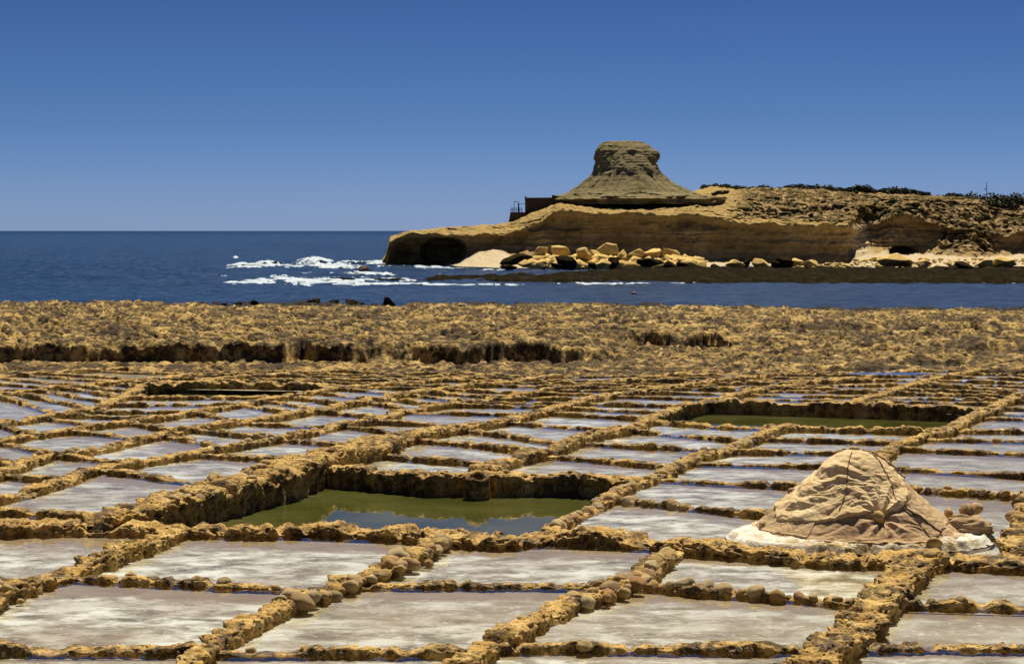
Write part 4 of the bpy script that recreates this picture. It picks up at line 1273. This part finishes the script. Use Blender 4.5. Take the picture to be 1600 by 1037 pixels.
def folds(V, th, rho, amp):
    x, y, z = V[:, 0], V[:, 1], V[:, 2]
    w = noise(np.stack([x * 2.2, y * 2.2, z * 2.5], 1))
    w2 = noise(np.stack([x * 5, y * 5, z * 5 + 3], 1))
    tri = lambda p: 1 - 2 * np.abs((p / math.pi) % 2 - 1)
    left = sm(0.10, -0.12, x) * sm(0.62, 0.50, z) * sm(0.05, 0.16, z)
    sag = z * 17 + 1.6 * np.abs(x + 0.17) * 4.2 + 1.0 * w + 0.35 * w2
    f1 = np.abs(tri(sag * 2.0)) ** 0.8 * (0.55 + 0.6 * w2)
    f2 = np.abs(tri(th * 11 + 2.2 * w + 3 * rho)) ** 1.2 * sm(0.45, 0.95, rho) * (0.6 + 0.6 * w2)
    dx, dz = x - STONE[0], z - STONE[2]
    ds = np.sqrt(dx * dx + dz * dz)
    f3 = np.abs(tri(np.arctan2(dz, dx) * 5.5 + 1.2 * w)) * np.exp(-(ds / 0.26) ** 2) * sm(0.02, 0.09, ds)
    f4 = np.abs(noise(np.stack([x * 7, y * 7, z * 11 + 7], 1)))
    front = sm(0.3, -0.1, y)
    f5 = np.abs(noise(np.stack([x * 10 + 2 * w, y * 10, z * 22 + 5 * w + 11], 1)))
    f6 = np.abs(noise(np.stack([x * 24 + 9 * z, y * 24, z * 9 + 1], 1)))
    return amp * (1.5 * left * f1 + 0.35 * f2 + 1.5 * f3 * front + 0.5 * f4 + 0.6 * w + 0.5 * f5 + 0.22 * f6) - 0.035 * np.exp(-(ds / 0.07) ** 2) * front

def cloth(name, th0, th1, r0, r1, off, mat, parent, amp=0.026, n=420, m=170, rag=0.02, seed=0.0, hem=0.012):
    th = np.linspace(R(th0), R(th1), n)
    TH, V_ = np.meshgrid(th, np.linspace(0, 1, m), indexing='ij')
    rag_in = rag * n1(th * 5, seed + 2) if r0 > 0.01 else np.zeros(n)
    rag_out = rag * (n1(th * 4, seed) + 0.5 * n1(th * 13, seed + 1))
    lo = (r0(np.degrees(th)) if callable(r0) else r0) + rag_in
    hi = (r1(np.degrees(th)) if callable(r1) else r1) + rag_out
    RH = lo[:, None] + (hi - lo)[:, None] * V_
    th_f, rh = TH.ravel(), RH.ravel()
    Rr = heap_R(th_f)
    P = np.stack([Rr * rh * np.cos(th_f), Rr * rh * np.sin(th_f), heap_prof(rh, th_f)], 1)
    d = folds(P, th_f, rh, amp) + off
    # gathered hem: thickness at the edge, rolled down to the layer under it
    edge = np.minimum(V_, 1 - V_).ravel()
    d = d + 0.3 * hem * np.exp(-((V_.ravel() - 0.985) / 0.02) ** 2)
    nx, ny = np.cos(th_f), np.sin(th_f)
    nrm = np.stack([nx * 0.62, ny * 0.62, np.full_like(nx, 0.78)], 1)
    P = P + nrm * d[:, None]
    P[:, 2] = np.maximum(P[:, 2], 0.004 + 0.004 * rng.random())
    G = P.reshape(n, m, 3)
    drop = G[:, -1:, :].copy(); drop[:, :, 2] -= 0.02; drop[:, :, :2] *= 0.997
    G = np.concatenate([G, drop], 1)
    F = grid_faces(n, m + 1)
    o = link(name, make_mesh(name, G.reshape(-1, 3), F, True), mat, parent)
    return o
heap = empty('salt_heap', (HX, HY, HZ))
tag(heap, 'cone shaped salt heap wrapped in faded brown cloths weighed down with stones', 'salt heap')
cloth('under_cover', 0, 360, 0.5, 1.04, 0.0, M_cloth2, heap, 0.022, 620, 120, 0.03, 1.0)
cloth('side_cover', -52, 78, 0.16, lambda a: 0.93 + 0.05 * np.sin(a * 0.08), 0.007, M_cloth3, heap, 0.022, 280, 170, 0.025, 4.0)
cloth('left_cover', 150, 232, 0.30, 0.98, 0.006, M_cloth3, heap, 0.024, 220, 140, 0.03, 6.0)
def up_edge(a):
    a = np.asarray(a) % 360
    return np.interp(a, [0, 60, 120, 170, 200, 225, 245, 270, 290, 310, 330, 360], [0.42, 0.45, 0.6, 0.75, 0.84, 0.82, 0.78, 0.72, 0.70, 0.62, 0.46, 0.42])
top = cloth('top_cover', 0, 360, 0.0, up_edge, 0.014, M_cloth, heap, 0.026, 620, 190, 0.02, 9.0)
def heap_strip(name, pts, w, mat, off=0.019):
    """a raised seam along a path of (angle, rho)"""
    th = np.interp(np.linspace(0, 1, 90), np.linspace(0, 1, len(pts)), [R(p[0]) for p in pts])
    rh = np.interp(np.linspace(0, 1, 90), np.linspace(0, 1, len(pts)), [p[1] for p in pts])
    Rr = heap_R(th)
    P = np.stack([Rr * rh * np.cos(th), Rr * rh * np.sin(th), heap_prof(rh, th)], 1)
    d = folds(P, th, rh, 0.026) + off
    P += np.stack([np.cos(th) * 0.62, np.sin(th) * 0.62, np.full(90, 0.78)], 1) * d[:, None]
    T = np.gradient(P, axis=0); T /= np.linalg.norm(T, axis=1)[:, None]
    Nn = np.stack([np.cos(th) * 0.62, np.sin(th) * 0.62, np.full(90, 0.78)], 1)
    B = np.cross(T, Nn)
    V = np.stack([P - B * w - Nn * 0.01, P - B * w * 0.5 + Nn * w * 0.7, P + B * w * 0.5 + Nn * w * 0.7, P + B * w - Nn * 0.01], 1)
    link(name, make_mesh(name, V.reshape(-1, 3), grid_faces(90, 4), True), mat, top)
heap_strip('seam', [(243, 0.10), (247, 0.3), (250, 0.5), (247, 0.70)], 0.006, M_seam)
heap_strip('seam', [(330, 0.12), (312, 0.35), (300, 0.6)], 0.005, M_seam)
heap_strip('seam', [(352, 0.05), (350, 0.25), (352, 0.44)], 0.014, M_cloth3, 0.022)
heap_strip('seam', [(300, 0.62), (312, 0.8), (318, 0.95)], 0.007, M_seam, 0.014)

# white salt spilled round the foot of the heap
def salt_apron():
    n, m = 260, 46
    th = np.linspace(0, 2 * math.pi, n, endpoint=False)
    out = np.interp(np.degrees(th) % 360, [0, 30, 90, 150, 185, 215, 240, 270, 300, 330, 345, 360], [1.25, 1.1, 0.95, 1.05, 1.32, 1.42, 1.26, 1.16, 1.16, 1.28, 1.34, 1.25])
    out = out * (1 + 0.05 * noise(np.stack([np.cos(th) * 3, np.sin(th) * 3, th * 0], 1)) + 0.035 * noise(np.stack([np.cos(th) * 11, np.sin(th) * 11, th * 0 + 3], 1)))
    v = np.linspace(0.55, 1, m)
    TH, V_ = np.meshgrid(th, v, indexing='ij')
    Rr = (heap_R(th) * out)[:, None] * V_
    X, Y = Rr * np.cos(TH), Rr * np.sin(TH)
    P = np.stack([X.ravel(), Y.ravel(), np.zeros(X.size)], 1)
    z = 0.012 + 0.022 * sm(1.0, 0.75, V_).ravel() + 0.016 * fbm(P / 0.11, 3) + 0.012 * np.abs(noise(P / 0.05)) + 0.006 * fbm(P / 0.03 + 4, 2) - 0.06 * sm(0.93, 1.0, V_).ravel()
    P[:, 2] = z
    mes = make_mesh('spilled_salt', P, grid_faces(n, m, True))
    a_ = np.degrees(TH.ravel())
    bare = np.interp(a_, [0, 225, 245, 310, 330, 360], [0.1, 0.0, 0.85, 0.85, 0.0, 0.1]) + 0.6 * noise(P / 0.12)
    attr(mes, 'bare', np.clip(bare, 0, 1))
    o = link('spilled_salt', mes, M_salt)
    o.location = (HX, HY, 0.045)
    tag(o, 'bright white salt spilled around the foot of the cloth covered heap', 'salt', kind='stuff')
salt_apron()

def stone(px, py, dy, size, label, group='stones holding down the heap covers', flat=0.8, seed=0, sink=0.3):
    """a rounded stone; dy = metres in front (-) or behind (+) the heap axis"""
    w = at_y(px, py, HY + dy)
    v, f = ICO4
    r = 1 + 0.13 * noise(v * 1.0 + seed * 5.1) + 0.035 * noise(v * 3.2 + seed)
    o = link('stone', make_mesh('stone', v * r[:, None] * np.array((1, 0.85, flat)) * size / 2, f, True), M_cobble)
    o.location = tuple(w)
    o.rotation_euler = (0.1 * seed, 0.15, seed * 1.7)
    tag(o, label, 'stone', group)
def surf_stone(px, py, size, label, flat=0.8, seed=0, lift=0.25):
    """a stone resting on the cloth where the photo pixel meets the heap surface"""
    best, gap = -0.3, 9
    for dy in np.linspace(-0.9, 0.3, 240):
        w = at_y(px, py, HY + dy)
        x, y, z = w[0] - HX, dy, w[2] - HZ
        th = math.atan2(y, x); rr = math.hypot(x, y) / float(heap_R(np.array([th]))[0])
        g = z - float(heap_prof(np.array([rr]), np.array([th]))[0]) - size * lift
        if g < gap - 1e-4:
            best, gap = dy, g
        if g <= 0: break
    stone(px, py + max(0, gap) * FPX / HY * 0.8, best, size, label, flat=flat, seed=seed)
surf_stone(1372, 808, 0.115, 'smooth round pale stone pressed into the front of the heap cloth', 0.95, 3, 0.1)
surf_stone(1335, 701, 0.115, 'flat stone lying on the very top of the cloth heap', 0.5, 1, 0.12)
surf_stone(1240, 755, 0.11, 'grey stone on the left shoulder of the cloth heap', 0.6, 5, 0.15)
surf_stone(1222, 765, 0.09, 'small brown stone just below the grey stone on the left shoulder of the heap', 0.6, 6, 0.15)
surf_stone(1236, 797, 0.10, 'rounded stone half wrapped in cloth on the left flank of the heap', 0.8, 7, -0.2)
surf_stone(1195, 822, 0.12, 'dark stone at the lower left hem of the heap cloth', 0.75, 8, 0.0)
surf_stone(1460, 848, 0.12, 'yellowish flat stone at the front right hem of the heap cloth', 0.6, 9, 0.1)
surf_stone(1419, 780, 0.055, 'little grey stone in a fold on the right flank of the heap', 0.8, 10, 0.2)
stone(1325, 859, -0.86, 0.06, 'small dark stone on the salty ledge in front of the heap', flat=0.7, seed=11)
stone(1511, 797, -0.15, 0.135, 'big pale stone resting on the bundled cloth right of the heap', flat=0.95, seed=12)
stone(1525, 794, -0.04, 0.11, 'second pale stone tucked behind the big stone right of the heap', flat=0.9, seed=13)
stone(1482, 803, -0.1, 0.12, 'flat dark stone between the heap and the bundled cloth at right', flat=0.45, seed=14)
def bundle():
    w = at_y(1510, 822, HY - 0.2)
    n, m = 110, 60
    U, Vv = np.meshgrid(np.linspace(0, 2 * math.pi, n, endpoint=False), np.linspace(0.02, math.pi / 2, m), indexing='ij')
    P = np.stack([0.21 * np.cos(U) * np.sin(Vv), 0.14 * np.sin(U) * np.sin(Vv), 0.135 * np.cos(Vv)], -1).reshape(-1, 3)
    P *= (1 + 0.16 * fbm(P / 0.12, 2))[:, None]
    rid = np.abs(noise(np.stack([P[:, 0] / 0.25, P[:, 1] / 0.09, P[:, 2] / 0.028], 1)))
    P *= (1 + 0.22 * rid)[:, None]
    o = link('cloth_bundle', make_mesh('cloth_bundle', P, grid_faces(n, m, True), True), M_cloth2)
    o.location = (w[0], w[1], HZ + 0.01)
    tag(o, 'crumpled bundle of brown sackcloth on the salt right of the heap', 'cloth')
bundle()
# floating plank in the green pool
w = at_z(727, 784.5, -0.172)
pv = np.array([(-0.14, -0.02, 0), (0.13, -0.03, 0), (0.14, 0.02, 0), (-0.12, 0.03, 0), (-0.14, -0.02, 0.012), (0.13, -0.03, 0.014), (0.14, 0.02, 0.014), (-0.12, 0.03, 0.012)])
pf = np.array([(0, 3, 2, 1), (4, 5, 6, 7), (0, 1, 5, 4), (1, 2, 6, 5), (2, 3, 7, 6), (3, 0, 4, 7)])
o = link('plank', make_mesh('plank', pv, pf), M_plank); o.location = tuple(w)
tag(o, 'short pale plank floating in the green pool below the spout', 'plank')

# ================================================================ BOULDERS
def block(name, size, seed, mat, ncut=11, rough=0.05, sub=ICO4):
    """angular block: a sphere cut by random planes"""
    r_ = np.random.default_rng(seed)
    v, f = sub
    N = r_.normal(size=(ncut, 3)); N /= np.linalg.norm(N, axis=1)[:, None]
    dist = 0.45 + 0.38 * r_.random(ncut)
    dot = v @ N.T
    rr = np.where(dot > 0.05, dist[None, :] / np.maximum(dot, 0.05), 9).min(1)
    rr = np.minimum(rr, 1.15)
    P = v * rr[:, None]
    P = P * (1 + rough * fbm(P * 2.0 + seed, 3))[:, None]
    mx = np.abs(P).max(0)
    P = P / mx * np.array(size) / 2
    return make_mesh(name, P, f, False)

#  centre px, py, width px, height px, dark?, tilt deg
BLD = [(790, 417, 32, 9, 1, 0), (806, 404, 44, 15, 1, -14), (821, 413, 32, 13, 0, 0), (847, 398, 22, 24, 0, 28), (848, 411, 26, 15, 0, -10), (874, 395, 32, 22, 0, 8),
       (889, 411, 40, 19, 1, 6), (913, 403, 34, 20, 0, 38), (930, 399, 26, 18, 0, 0), (942, 412, 22, 12, 0, -10), (951, 389, 36, 17, 0, 6), (959, 408, 22, 20, 1, 0),
       (971, 400, 16, 20, 0, 24), (991, 400, 30, 20, 0, 14), (987, 421, 54, 10, 1, 2), (1012, 412, 48, 13, 1, 0), (1018, 398, 34, 20, 0, 8), (1043, 405, 24, 13, 0, 10),
       (1048, 396, 30, 16, 0, 30), (1044, 414, 22, 13, 1, 0), (1074, 408, 30, 11, 0, 10), (1070, 415, 30, 9, 1, 0), (1098, 416, 16, 12, 0, -14), (1117, 417, 22, 9, 1, 0),
       (1147, 411, 31, 14, 0, 0), (1168, 410, 15, 18, 1, 16), (1189, 412, 30, 17, 0, 6), (1212, 413, 17, 13, 1, 0), (1228, 412, 28, 19, 1, 10), (1242, 410, 22, 13, 0, 8),
       (1264, 413, 26, 14, 0, 2), (1283, 419, 24, 7, 1, 0), (1402, 407, 50, 20, 0, 3), (1443, 411, 28, 11, 0, 0), (1404, 420, 20, 7, 1, 0), (1482, 412, 14, 7, 0, 0),
       (1506, 418, 32, 17, 1, 12), (1489, 425, 26, 17, 1, -10), (1537, 413, 30, 12, 0, -6), (1566, 411, 44, 18, 0, -4), (924, 415, 20, 9, 1, 0), (868, 415, 18, 8, 1, 0)]
desc = ['low dark wave washed boulder at the water edge, leftmost of the fallen rocks', 'dark wedge shaped boulder leaning up beside the pale sand apron', 'flat tan boulder in front of the dark wedge',
        'pointed golden boulder standing upright, leftmost of the tall pale ones', 'squat boulder below the pointed upright one', 'big tilted golden slab boulder under the cliff corner',
        'broad dark boulder lying in front of the tilted golden slab', 'long golden block sliding down to the right beside the dark boulder', 'cracked golden boulder behind the sliding block',
        'low tan boulder at the foot of the sliding block', 'tallest layered golden boulder on top of the fallen pile', 'dark upright boulder in front of the layered one',
        'narrow brown boulder leaning right of the layered one', 'flat faced golden block in the middle of the fallen pile', 'long black slab lying at the waterline below the pile', 'wide dark boulder behind the long black slab',
        'rounded golden boulder right of the flat faced block', 'low golden boulder between two larger ones right of the pile', 'golden slab tilted steeply at the right end of the tall boulders', 'small dark boulder under the steeply tilted slab',
        'flat golden boulder where the pile thins out to the right', 'flat dark boulder under the last golden ones', 'small triangular golden boulder at the right end of the pile', 'low dark rock in the gap right of the pile',
        'oval tan boulder, first of the separate group right of the pile', 'narrow dark boulder standing beside the oval tan one', 'rounded brown boulder in the middle of the separate group', 'small dark boulder right of the rounded brown one',
        'large dark boulder leaning in the separate group', 'tan boulder tucked behind the large dark leaning one', 'pale topped boulder at the right end of the separate group', 'low dark slab below the pale topped boulder',
        'biggest brown boulder alone on the sandy beach at right', 'flat boulder just right of the biggest brown beach boulder', 'small black rock on the reef below the biggest beach boulder', 'small tan rock in the middle of the beach',
        'black knobbly rock on the edge of the beach', 'black rounded rock on the reef in front of the knobbly one', 'low cream boulder left of the long beach slab', 'long pale slab boulder on the beach near the right edge',
        'small dark rock between the sliding block and the waterline', 'small dark rock under the squat boulder at left']
for i, (px, py, w_, h_, dark, tilt) in enumerate(BLD):
    Yb = 236 + (py - 408) * -0.75 if px < 1300 else 226 + (412 - py) * 0.8
    k = Yb / FPX
    c = at_y(px, py, Yb)
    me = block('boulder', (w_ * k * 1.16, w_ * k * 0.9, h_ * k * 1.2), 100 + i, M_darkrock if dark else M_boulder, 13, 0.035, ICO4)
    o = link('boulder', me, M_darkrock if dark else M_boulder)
    o.location = tuple(c)
    o.rotation_euler = (0.25 * math.sin(i * 3.3), R(tilt), 0.9 * math.sin(i * 2.1))
    tag(o, desc[i], 'boulder', 'boulders fallen below the cliff')
# sea rocks
for (px, py, w_, h_, lab) in [(566, 421, 26, 9, 'brown rock standing in the surf off the headland tip'), (527, 434, 26, 3, 'thin dark rock awash in the broad foam'), (548, 436, 30, 3, 'second thin dark rock awash in the foam right of the first')]:
    Yb = FPX * 5.0 / (py + h_ * 0.5 - HORIZON); k = Yb / FPX
    o = link('sea_rock', block('sea_rock', (w_ * k, w_ * k * 0.6, h_ * k * 1.5), int(px), M_reef, 9, 0.14), M_reef if h_ < 5 else M_boulder)
    if h_ > 5: o.data.materials[0] = rock_mat('weedy_rock', [(0.07, 0.05, 0.025), (0.13, 0.09, 0.045), (0.18, 0.13, 0.07), (0.09, 0.07, 0.035)], scale=0.3, bump=0.1)
    o.location = tuple(at_y(px, py, Yb)); tag(o, lab, 'rock', 'rocks standing in the surf')
# black rocks along the outer rim of the shelf
RIM = [(608, 470, 22, 11, 'largest black jagged rock on the seaward rim of the shelf'), (548, 471, 26, 8, 'black rock on the shelf rim left of the largest one'), (524, 471, 20, 8, 'black rock on the shelf rim, third from the largest'),
       (492, 471, 28, 10, 'broad black rock on the shelf rim in the dark group'), (476, 473, 16, 8, 'small black rock beside the broad one on the rim'), (566, 473, 18, 6, 'low black rock just left of the largest rim rock'),
       (398, 472, 14, 8, 'lone black rock on the rim near the left dark patch'), (372, 473, 20, 6, 'low black rock at the left dark patch of the rim'), (352, 474, 12, 5, 'tiny black rock, leftmost on the rim'),
       (590, 475, 20, 5, 'flat black rock touching the largest rim rock')]
for i, (px, py, w_, h_, lab) in enumerate(RIM):
    k = 53.2 / FPX
    o = link('rim_rock', block('rim_rock', (w_ * k, w_ * k * 0.9, h_ * k * 1.9), 300 + i, M_darkrock, 10, 0.16), M_darkrock)
    o.location = tuple(at_y(px, py + 3, 53.2)); tag(o, lab, 'rock', 'black rocks on the shelf rim')

# rubble on the beach and the talus slopes
def rubble(name, n, gen, lo, hi, mat, label):
    v, f = ico(1)
    Vs, Fs, k = [], [], 0
    for i in range(n):
        c = gen()
        s = lo + (hi - lo) * rng.random() ** 3
        q = v * (1 + 0.35 * rng.normal(size=(len(v), 1)).clip(-1, 1)) * np.array((1, 0.8, 0.65)) * s
        Vs.append(q + c); Fs.append(f + k); k += len(v)
    o = link(name, make_mesh(name, np.concatenate(Vs), np.concatenate(Fs)), mat)
    tag(o, label, 'rubble', kind='stuff')
def beach_pt():
    px = 1240 + 360 * rng.random(); py = 404 + 13 * rng.random()
    if px < 1335: py = 413 + 6 * rng.random()
    Yb = np.interp(py, [396, 418], [262, 231])
    return at_y(px, py, Yb)
def pile_pt():
    px = 830 + 260 * rng.random(); py = 404 + 14 * rng.random()
    return at_y(px, py, 240 - (py - 410) * 0.6)
rubble('beach_rubble', 420, beach_pt, 0.08, 0.5, M_boulder, 'small broken stones strewn over the pale beach under the right cliff')
rubble('pile_rubble', 320, pile_pt, 0.25, 1.5, M_boulder, 'small broken stones between the fallen golden boulders')

# ================================================================ LOOKOUT BUILDING
BY = 276.0
bk = BY / FPX
def slab(name, pts, depth, mat, parent, org, y=BY, jag=0.0):
    """front outline in photo pixels pushed back by depth metres"""
    A = np.array([at_y(p[0], p[1], y) for p in pts]) - org
    B = A.copy(); B[:, 1] += depth
    n = len(A)
    me = bpy.data.meshes.new(name)
    me.from_pydata([tuple(v) for v in np.concatenate([A, B])], [], [tuple(range(n)), tuple(range(2 * n - 1, n - 1, -1))] + [(i, i + n, (i + 1) % n + n, (i + 1) % n) for i in range(n)])
    me.update()
    return link(name, me, mat, parent)
org = at_y(808, 352, BY)
bl = empty('lookout_building', tuple(org))
tag(bl, 'dark stone terrace and hut perched on the cliff left of the clay hill', 'building')
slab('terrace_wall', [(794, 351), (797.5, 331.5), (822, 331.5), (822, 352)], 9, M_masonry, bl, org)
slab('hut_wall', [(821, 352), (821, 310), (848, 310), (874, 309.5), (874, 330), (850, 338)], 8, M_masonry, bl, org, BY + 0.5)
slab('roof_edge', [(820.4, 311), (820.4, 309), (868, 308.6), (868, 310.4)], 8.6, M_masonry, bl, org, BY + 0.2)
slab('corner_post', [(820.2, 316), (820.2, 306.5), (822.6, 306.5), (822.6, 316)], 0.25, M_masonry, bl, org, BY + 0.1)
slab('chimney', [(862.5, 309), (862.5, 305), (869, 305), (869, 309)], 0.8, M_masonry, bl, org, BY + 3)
for x in (798.4, 800.6, 803.2, 806.4, 811.5, 814.6):
    slab('railing_post', [(x - 0.45, 332), (x - 0.45, 325), (x + 0.45, 325), (x + 0.45, 332)], 0.09, M_metal, bl, org, BY + 0.3)
for y in (325.4, 328.4):
    slab('rail', [(797.8, y + 0.35), (797.8, y - 0.35), (816.5, y - 0.35), (816.5, y + 0.35)], 0.06, M_metal, bl, org, BY + 0.33)
mo = at_y(803.5, 331, BY + 0.6)
mst = empty('iron_frame', tuple(mo)); tag(mst, 'thin iron pole with a short arm standing on the railed terrace', 'pole')
slab('pole', [(803.1, 332), (803.1, 314.5), (803.9, 314.5), (803.9, 332)], 0.08, M_metal, mst, mo, BY + 0.6)
slab('arm', [(803.9, 315.6), (803.9, 314.8), (811.4, 314.8), (811.4, 315.6)], 0.06, M_metal, mst, mo, BY + 0.61)
po = at_y(810, 331, BY + 1.0)
st = empty('post', tuple(po)); tag(st, 'thick dark post on the railed terrace with a bar to the hut', 'post')
slab('shaft', [(809.2, 332), (809.2, 318.4), (811.4, 318.4), (811.4, 332)], 0.2, M_metal, st, po, BY + 1.0)
slab('cap', [(808.8, 318.3), (809.0, 317.2), (811.2, 317.2), (811.6, 318.3)], 0.26, M_metal, st, po, BY + 0.98)
slab('bar', [(811.4, 318.9), (811.4, 318.3), (820.3, 318.3), (820.3, 318.9)], 0.05, M_metal, st, po, BY + 1.05)

# ================================================================ MAST, BUSHES, BUOYS
ao = at_y(1541.5, 308, 296)
an = empty('radio_mast', tuple(ao)); tag(an, 'thin pole standing on the ridge above the scrub at far right', 'mast')
def tube(name, a, b, r0, r1, mat, parent, n=8):
    a, b = Vector(a), Vector(b)
    q = (b - a).to_track_quat('Z', 'Y')
    V = []
    for p, r in ((a, r0), (b, r1)):
        for i in range(n):
            t = 2 * math.pi * i / n
            V.append(p + q @ Vector((r * math.cos(t), r * math.sin(t), 0)))
    F = [(i, (i + 1) % n, n + (i + 1) % n, n + i) for i in range(n)] + [tuple(range(n))[::-1], tuple(range(n, 2 * n))]
    me = bpy.data.meshes.new(name); me.from_pydata([tuple(v) for v in V], [], F); me.update()
    return link(name, me, mat, parent)
tube('pole', (0, 0, -0.8), (0, 0, 2.4), 0.07, 0.05, M_metal, an)
tube('bracket', (0, 0, 1.35), (-0.22, 0, 1.4), 0.03, 0.03, M_metal, an)
slab('panel', [(1538.6, 297), (1538.6, 294), (1539.6, 294), (1539.6, 297)], 0.1, M_metal, an, ao, 296)

def bush(px, py, w_, h_, Yb, label, i):
    c = at_y(px, py + h_ * 0.5, Yb)
    k = Yb / FPX
    a, hgt = w_ * k / 2, h_ * k
    n = int(900 + 26 * w_)
    r_ = np.random.default_rng(500 + i)
    # several clumps give the uneven outline
    nc = 4 + int(w_ / 7)
    cx = np.linspace(-0.85, 0.85, nc) * a + r_.normal(size=nc) * 0.1 * a
    cr = hgt * (0.42 + 0.3 * r_.random(nc)) * (1 - 0.35 * np.abs(np.linspace(-1, 1, nc)) ** 2)
    q = r_.integers(nc, size=n)
    d = r_.normal(size=(n, 3)); d /= np.linalg.norm(d, axis=1)[:, None]
    rr = r_.random(n) ** 0.4
    P = np.stack([cx[q] + d[:, 0] * rr * np.maximum(cr[q], a / nc) * 1.15, d[:, 1] * rr * a * 0.6, np.maximum(0.02, cr[q] * (0.7 + d[:, 2] * rr * 0.75))], 1)
    s = 0.19 * (0.5 + 1.0 * r_.random(n))
    u = r_.normal(size=(n, 3)); u /= np.linalg.norm(u, axis=1)[:, None]
    v = np.cross(u, r_.normal(size=(n, 3))); v /= np.linalg.norm(v, axis=1)[:, None]
    V = np.stack([P - u * s[:, None], P + v * s[:, None] * 0.6, P + u * s[:, None], P - v * s[:, None] * 0.6], 1).reshape(-1, 3)
    F = np.arange(4 * n).reshape(n, 4)
    root = empty('bush', tuple(c)); tag(root, label, 'bush', 'bushes on the cliff top')
    link('foliage', make_mesh('foliage', V, F), M_bush, root)
    for j in range(3):
        x = cx[(j * nc) // 3]
        tube('stem', (x * 0.6, 0, -0.6), (x, 0, cr[(j * nc) // 3] * 0.7), 0.07, 0.04, M_bark, root, 6)
BUSH = [(1130, 291.5, 56, 8, 303, 'long flat dark bush on the skyline right beside the clay hill'), (1187, 296, 34, 12, 287, 'round dark bush at the top of the rubble slope'), (1262, 294, 70, 9, 288, 'long dark bush on the rim above the rubble'),
        (1240, 295.5, 40, 6, 287, 'low bush half hidden in front of the long one on the rim'), (1343, 295.5, 38, 10, 291, 'thick dark bush above the middle of the right cliff'), (1318, 297, 30, 7, 289, 'smaller bush joined to the left of the thick one'),
        (1400, 298, 50, 9, 293, 'broad olive bush on the bare skyline'), (1432, 301, 28, 7, 293, 'low bush right of the broad olive one'), (1485, 306, 40, 6, 293, 'thin dark strip of scrub on the skyline before the mast'),
        (1533, 311, 62, 16, 293, 'big dark bush under the mast at far right'), (1588, 311, 40, 14, 293, 'dark bush cut by the right edge of the picture'), (1560, 318, 40, 8, 288, 'low scrub on the slope below the mast bush'),
        (1645, 308, 70, 14, 300, 'bush past the right edge of the frame'), (1128, 301, 22, 6, 288, 'little bush on the pale slope by the clay hill')]
for i, b in enumerate(BUSH):
    bush(b[0], b[1] + 0.3, b[2] * 1.3, b[3] * 1.6, b[4], b[5], i)

def buoy(px, py, size, label):
    w = at_z(px, py, SEA + 0.02)
    v, f = ICO3
    root = empty('buoy', tuple(w)); tag(root, label, 'buoy', 'red mooring buoys')
    link('float', make_mesh('float', v * np.array((1, 1, 0.85)) * size / 2 + np.array((0, 0, size * 0.3)), f, True), M_red, root)
    tube('ring', (0, 0, size * 0.65), (0, 0, size * 0.95), size * 0.12, size * 0.09, M_red, root)
buoy(990, 460.5, 0.34, 'red mooring buoy floating in the calm water right of centre')
buoy(693, 471, 0.18, 'smaller red buoy floating just beyond the shelf near the middle')

for o in scene.objects:
    if '_b' in o:
        del o['_b']
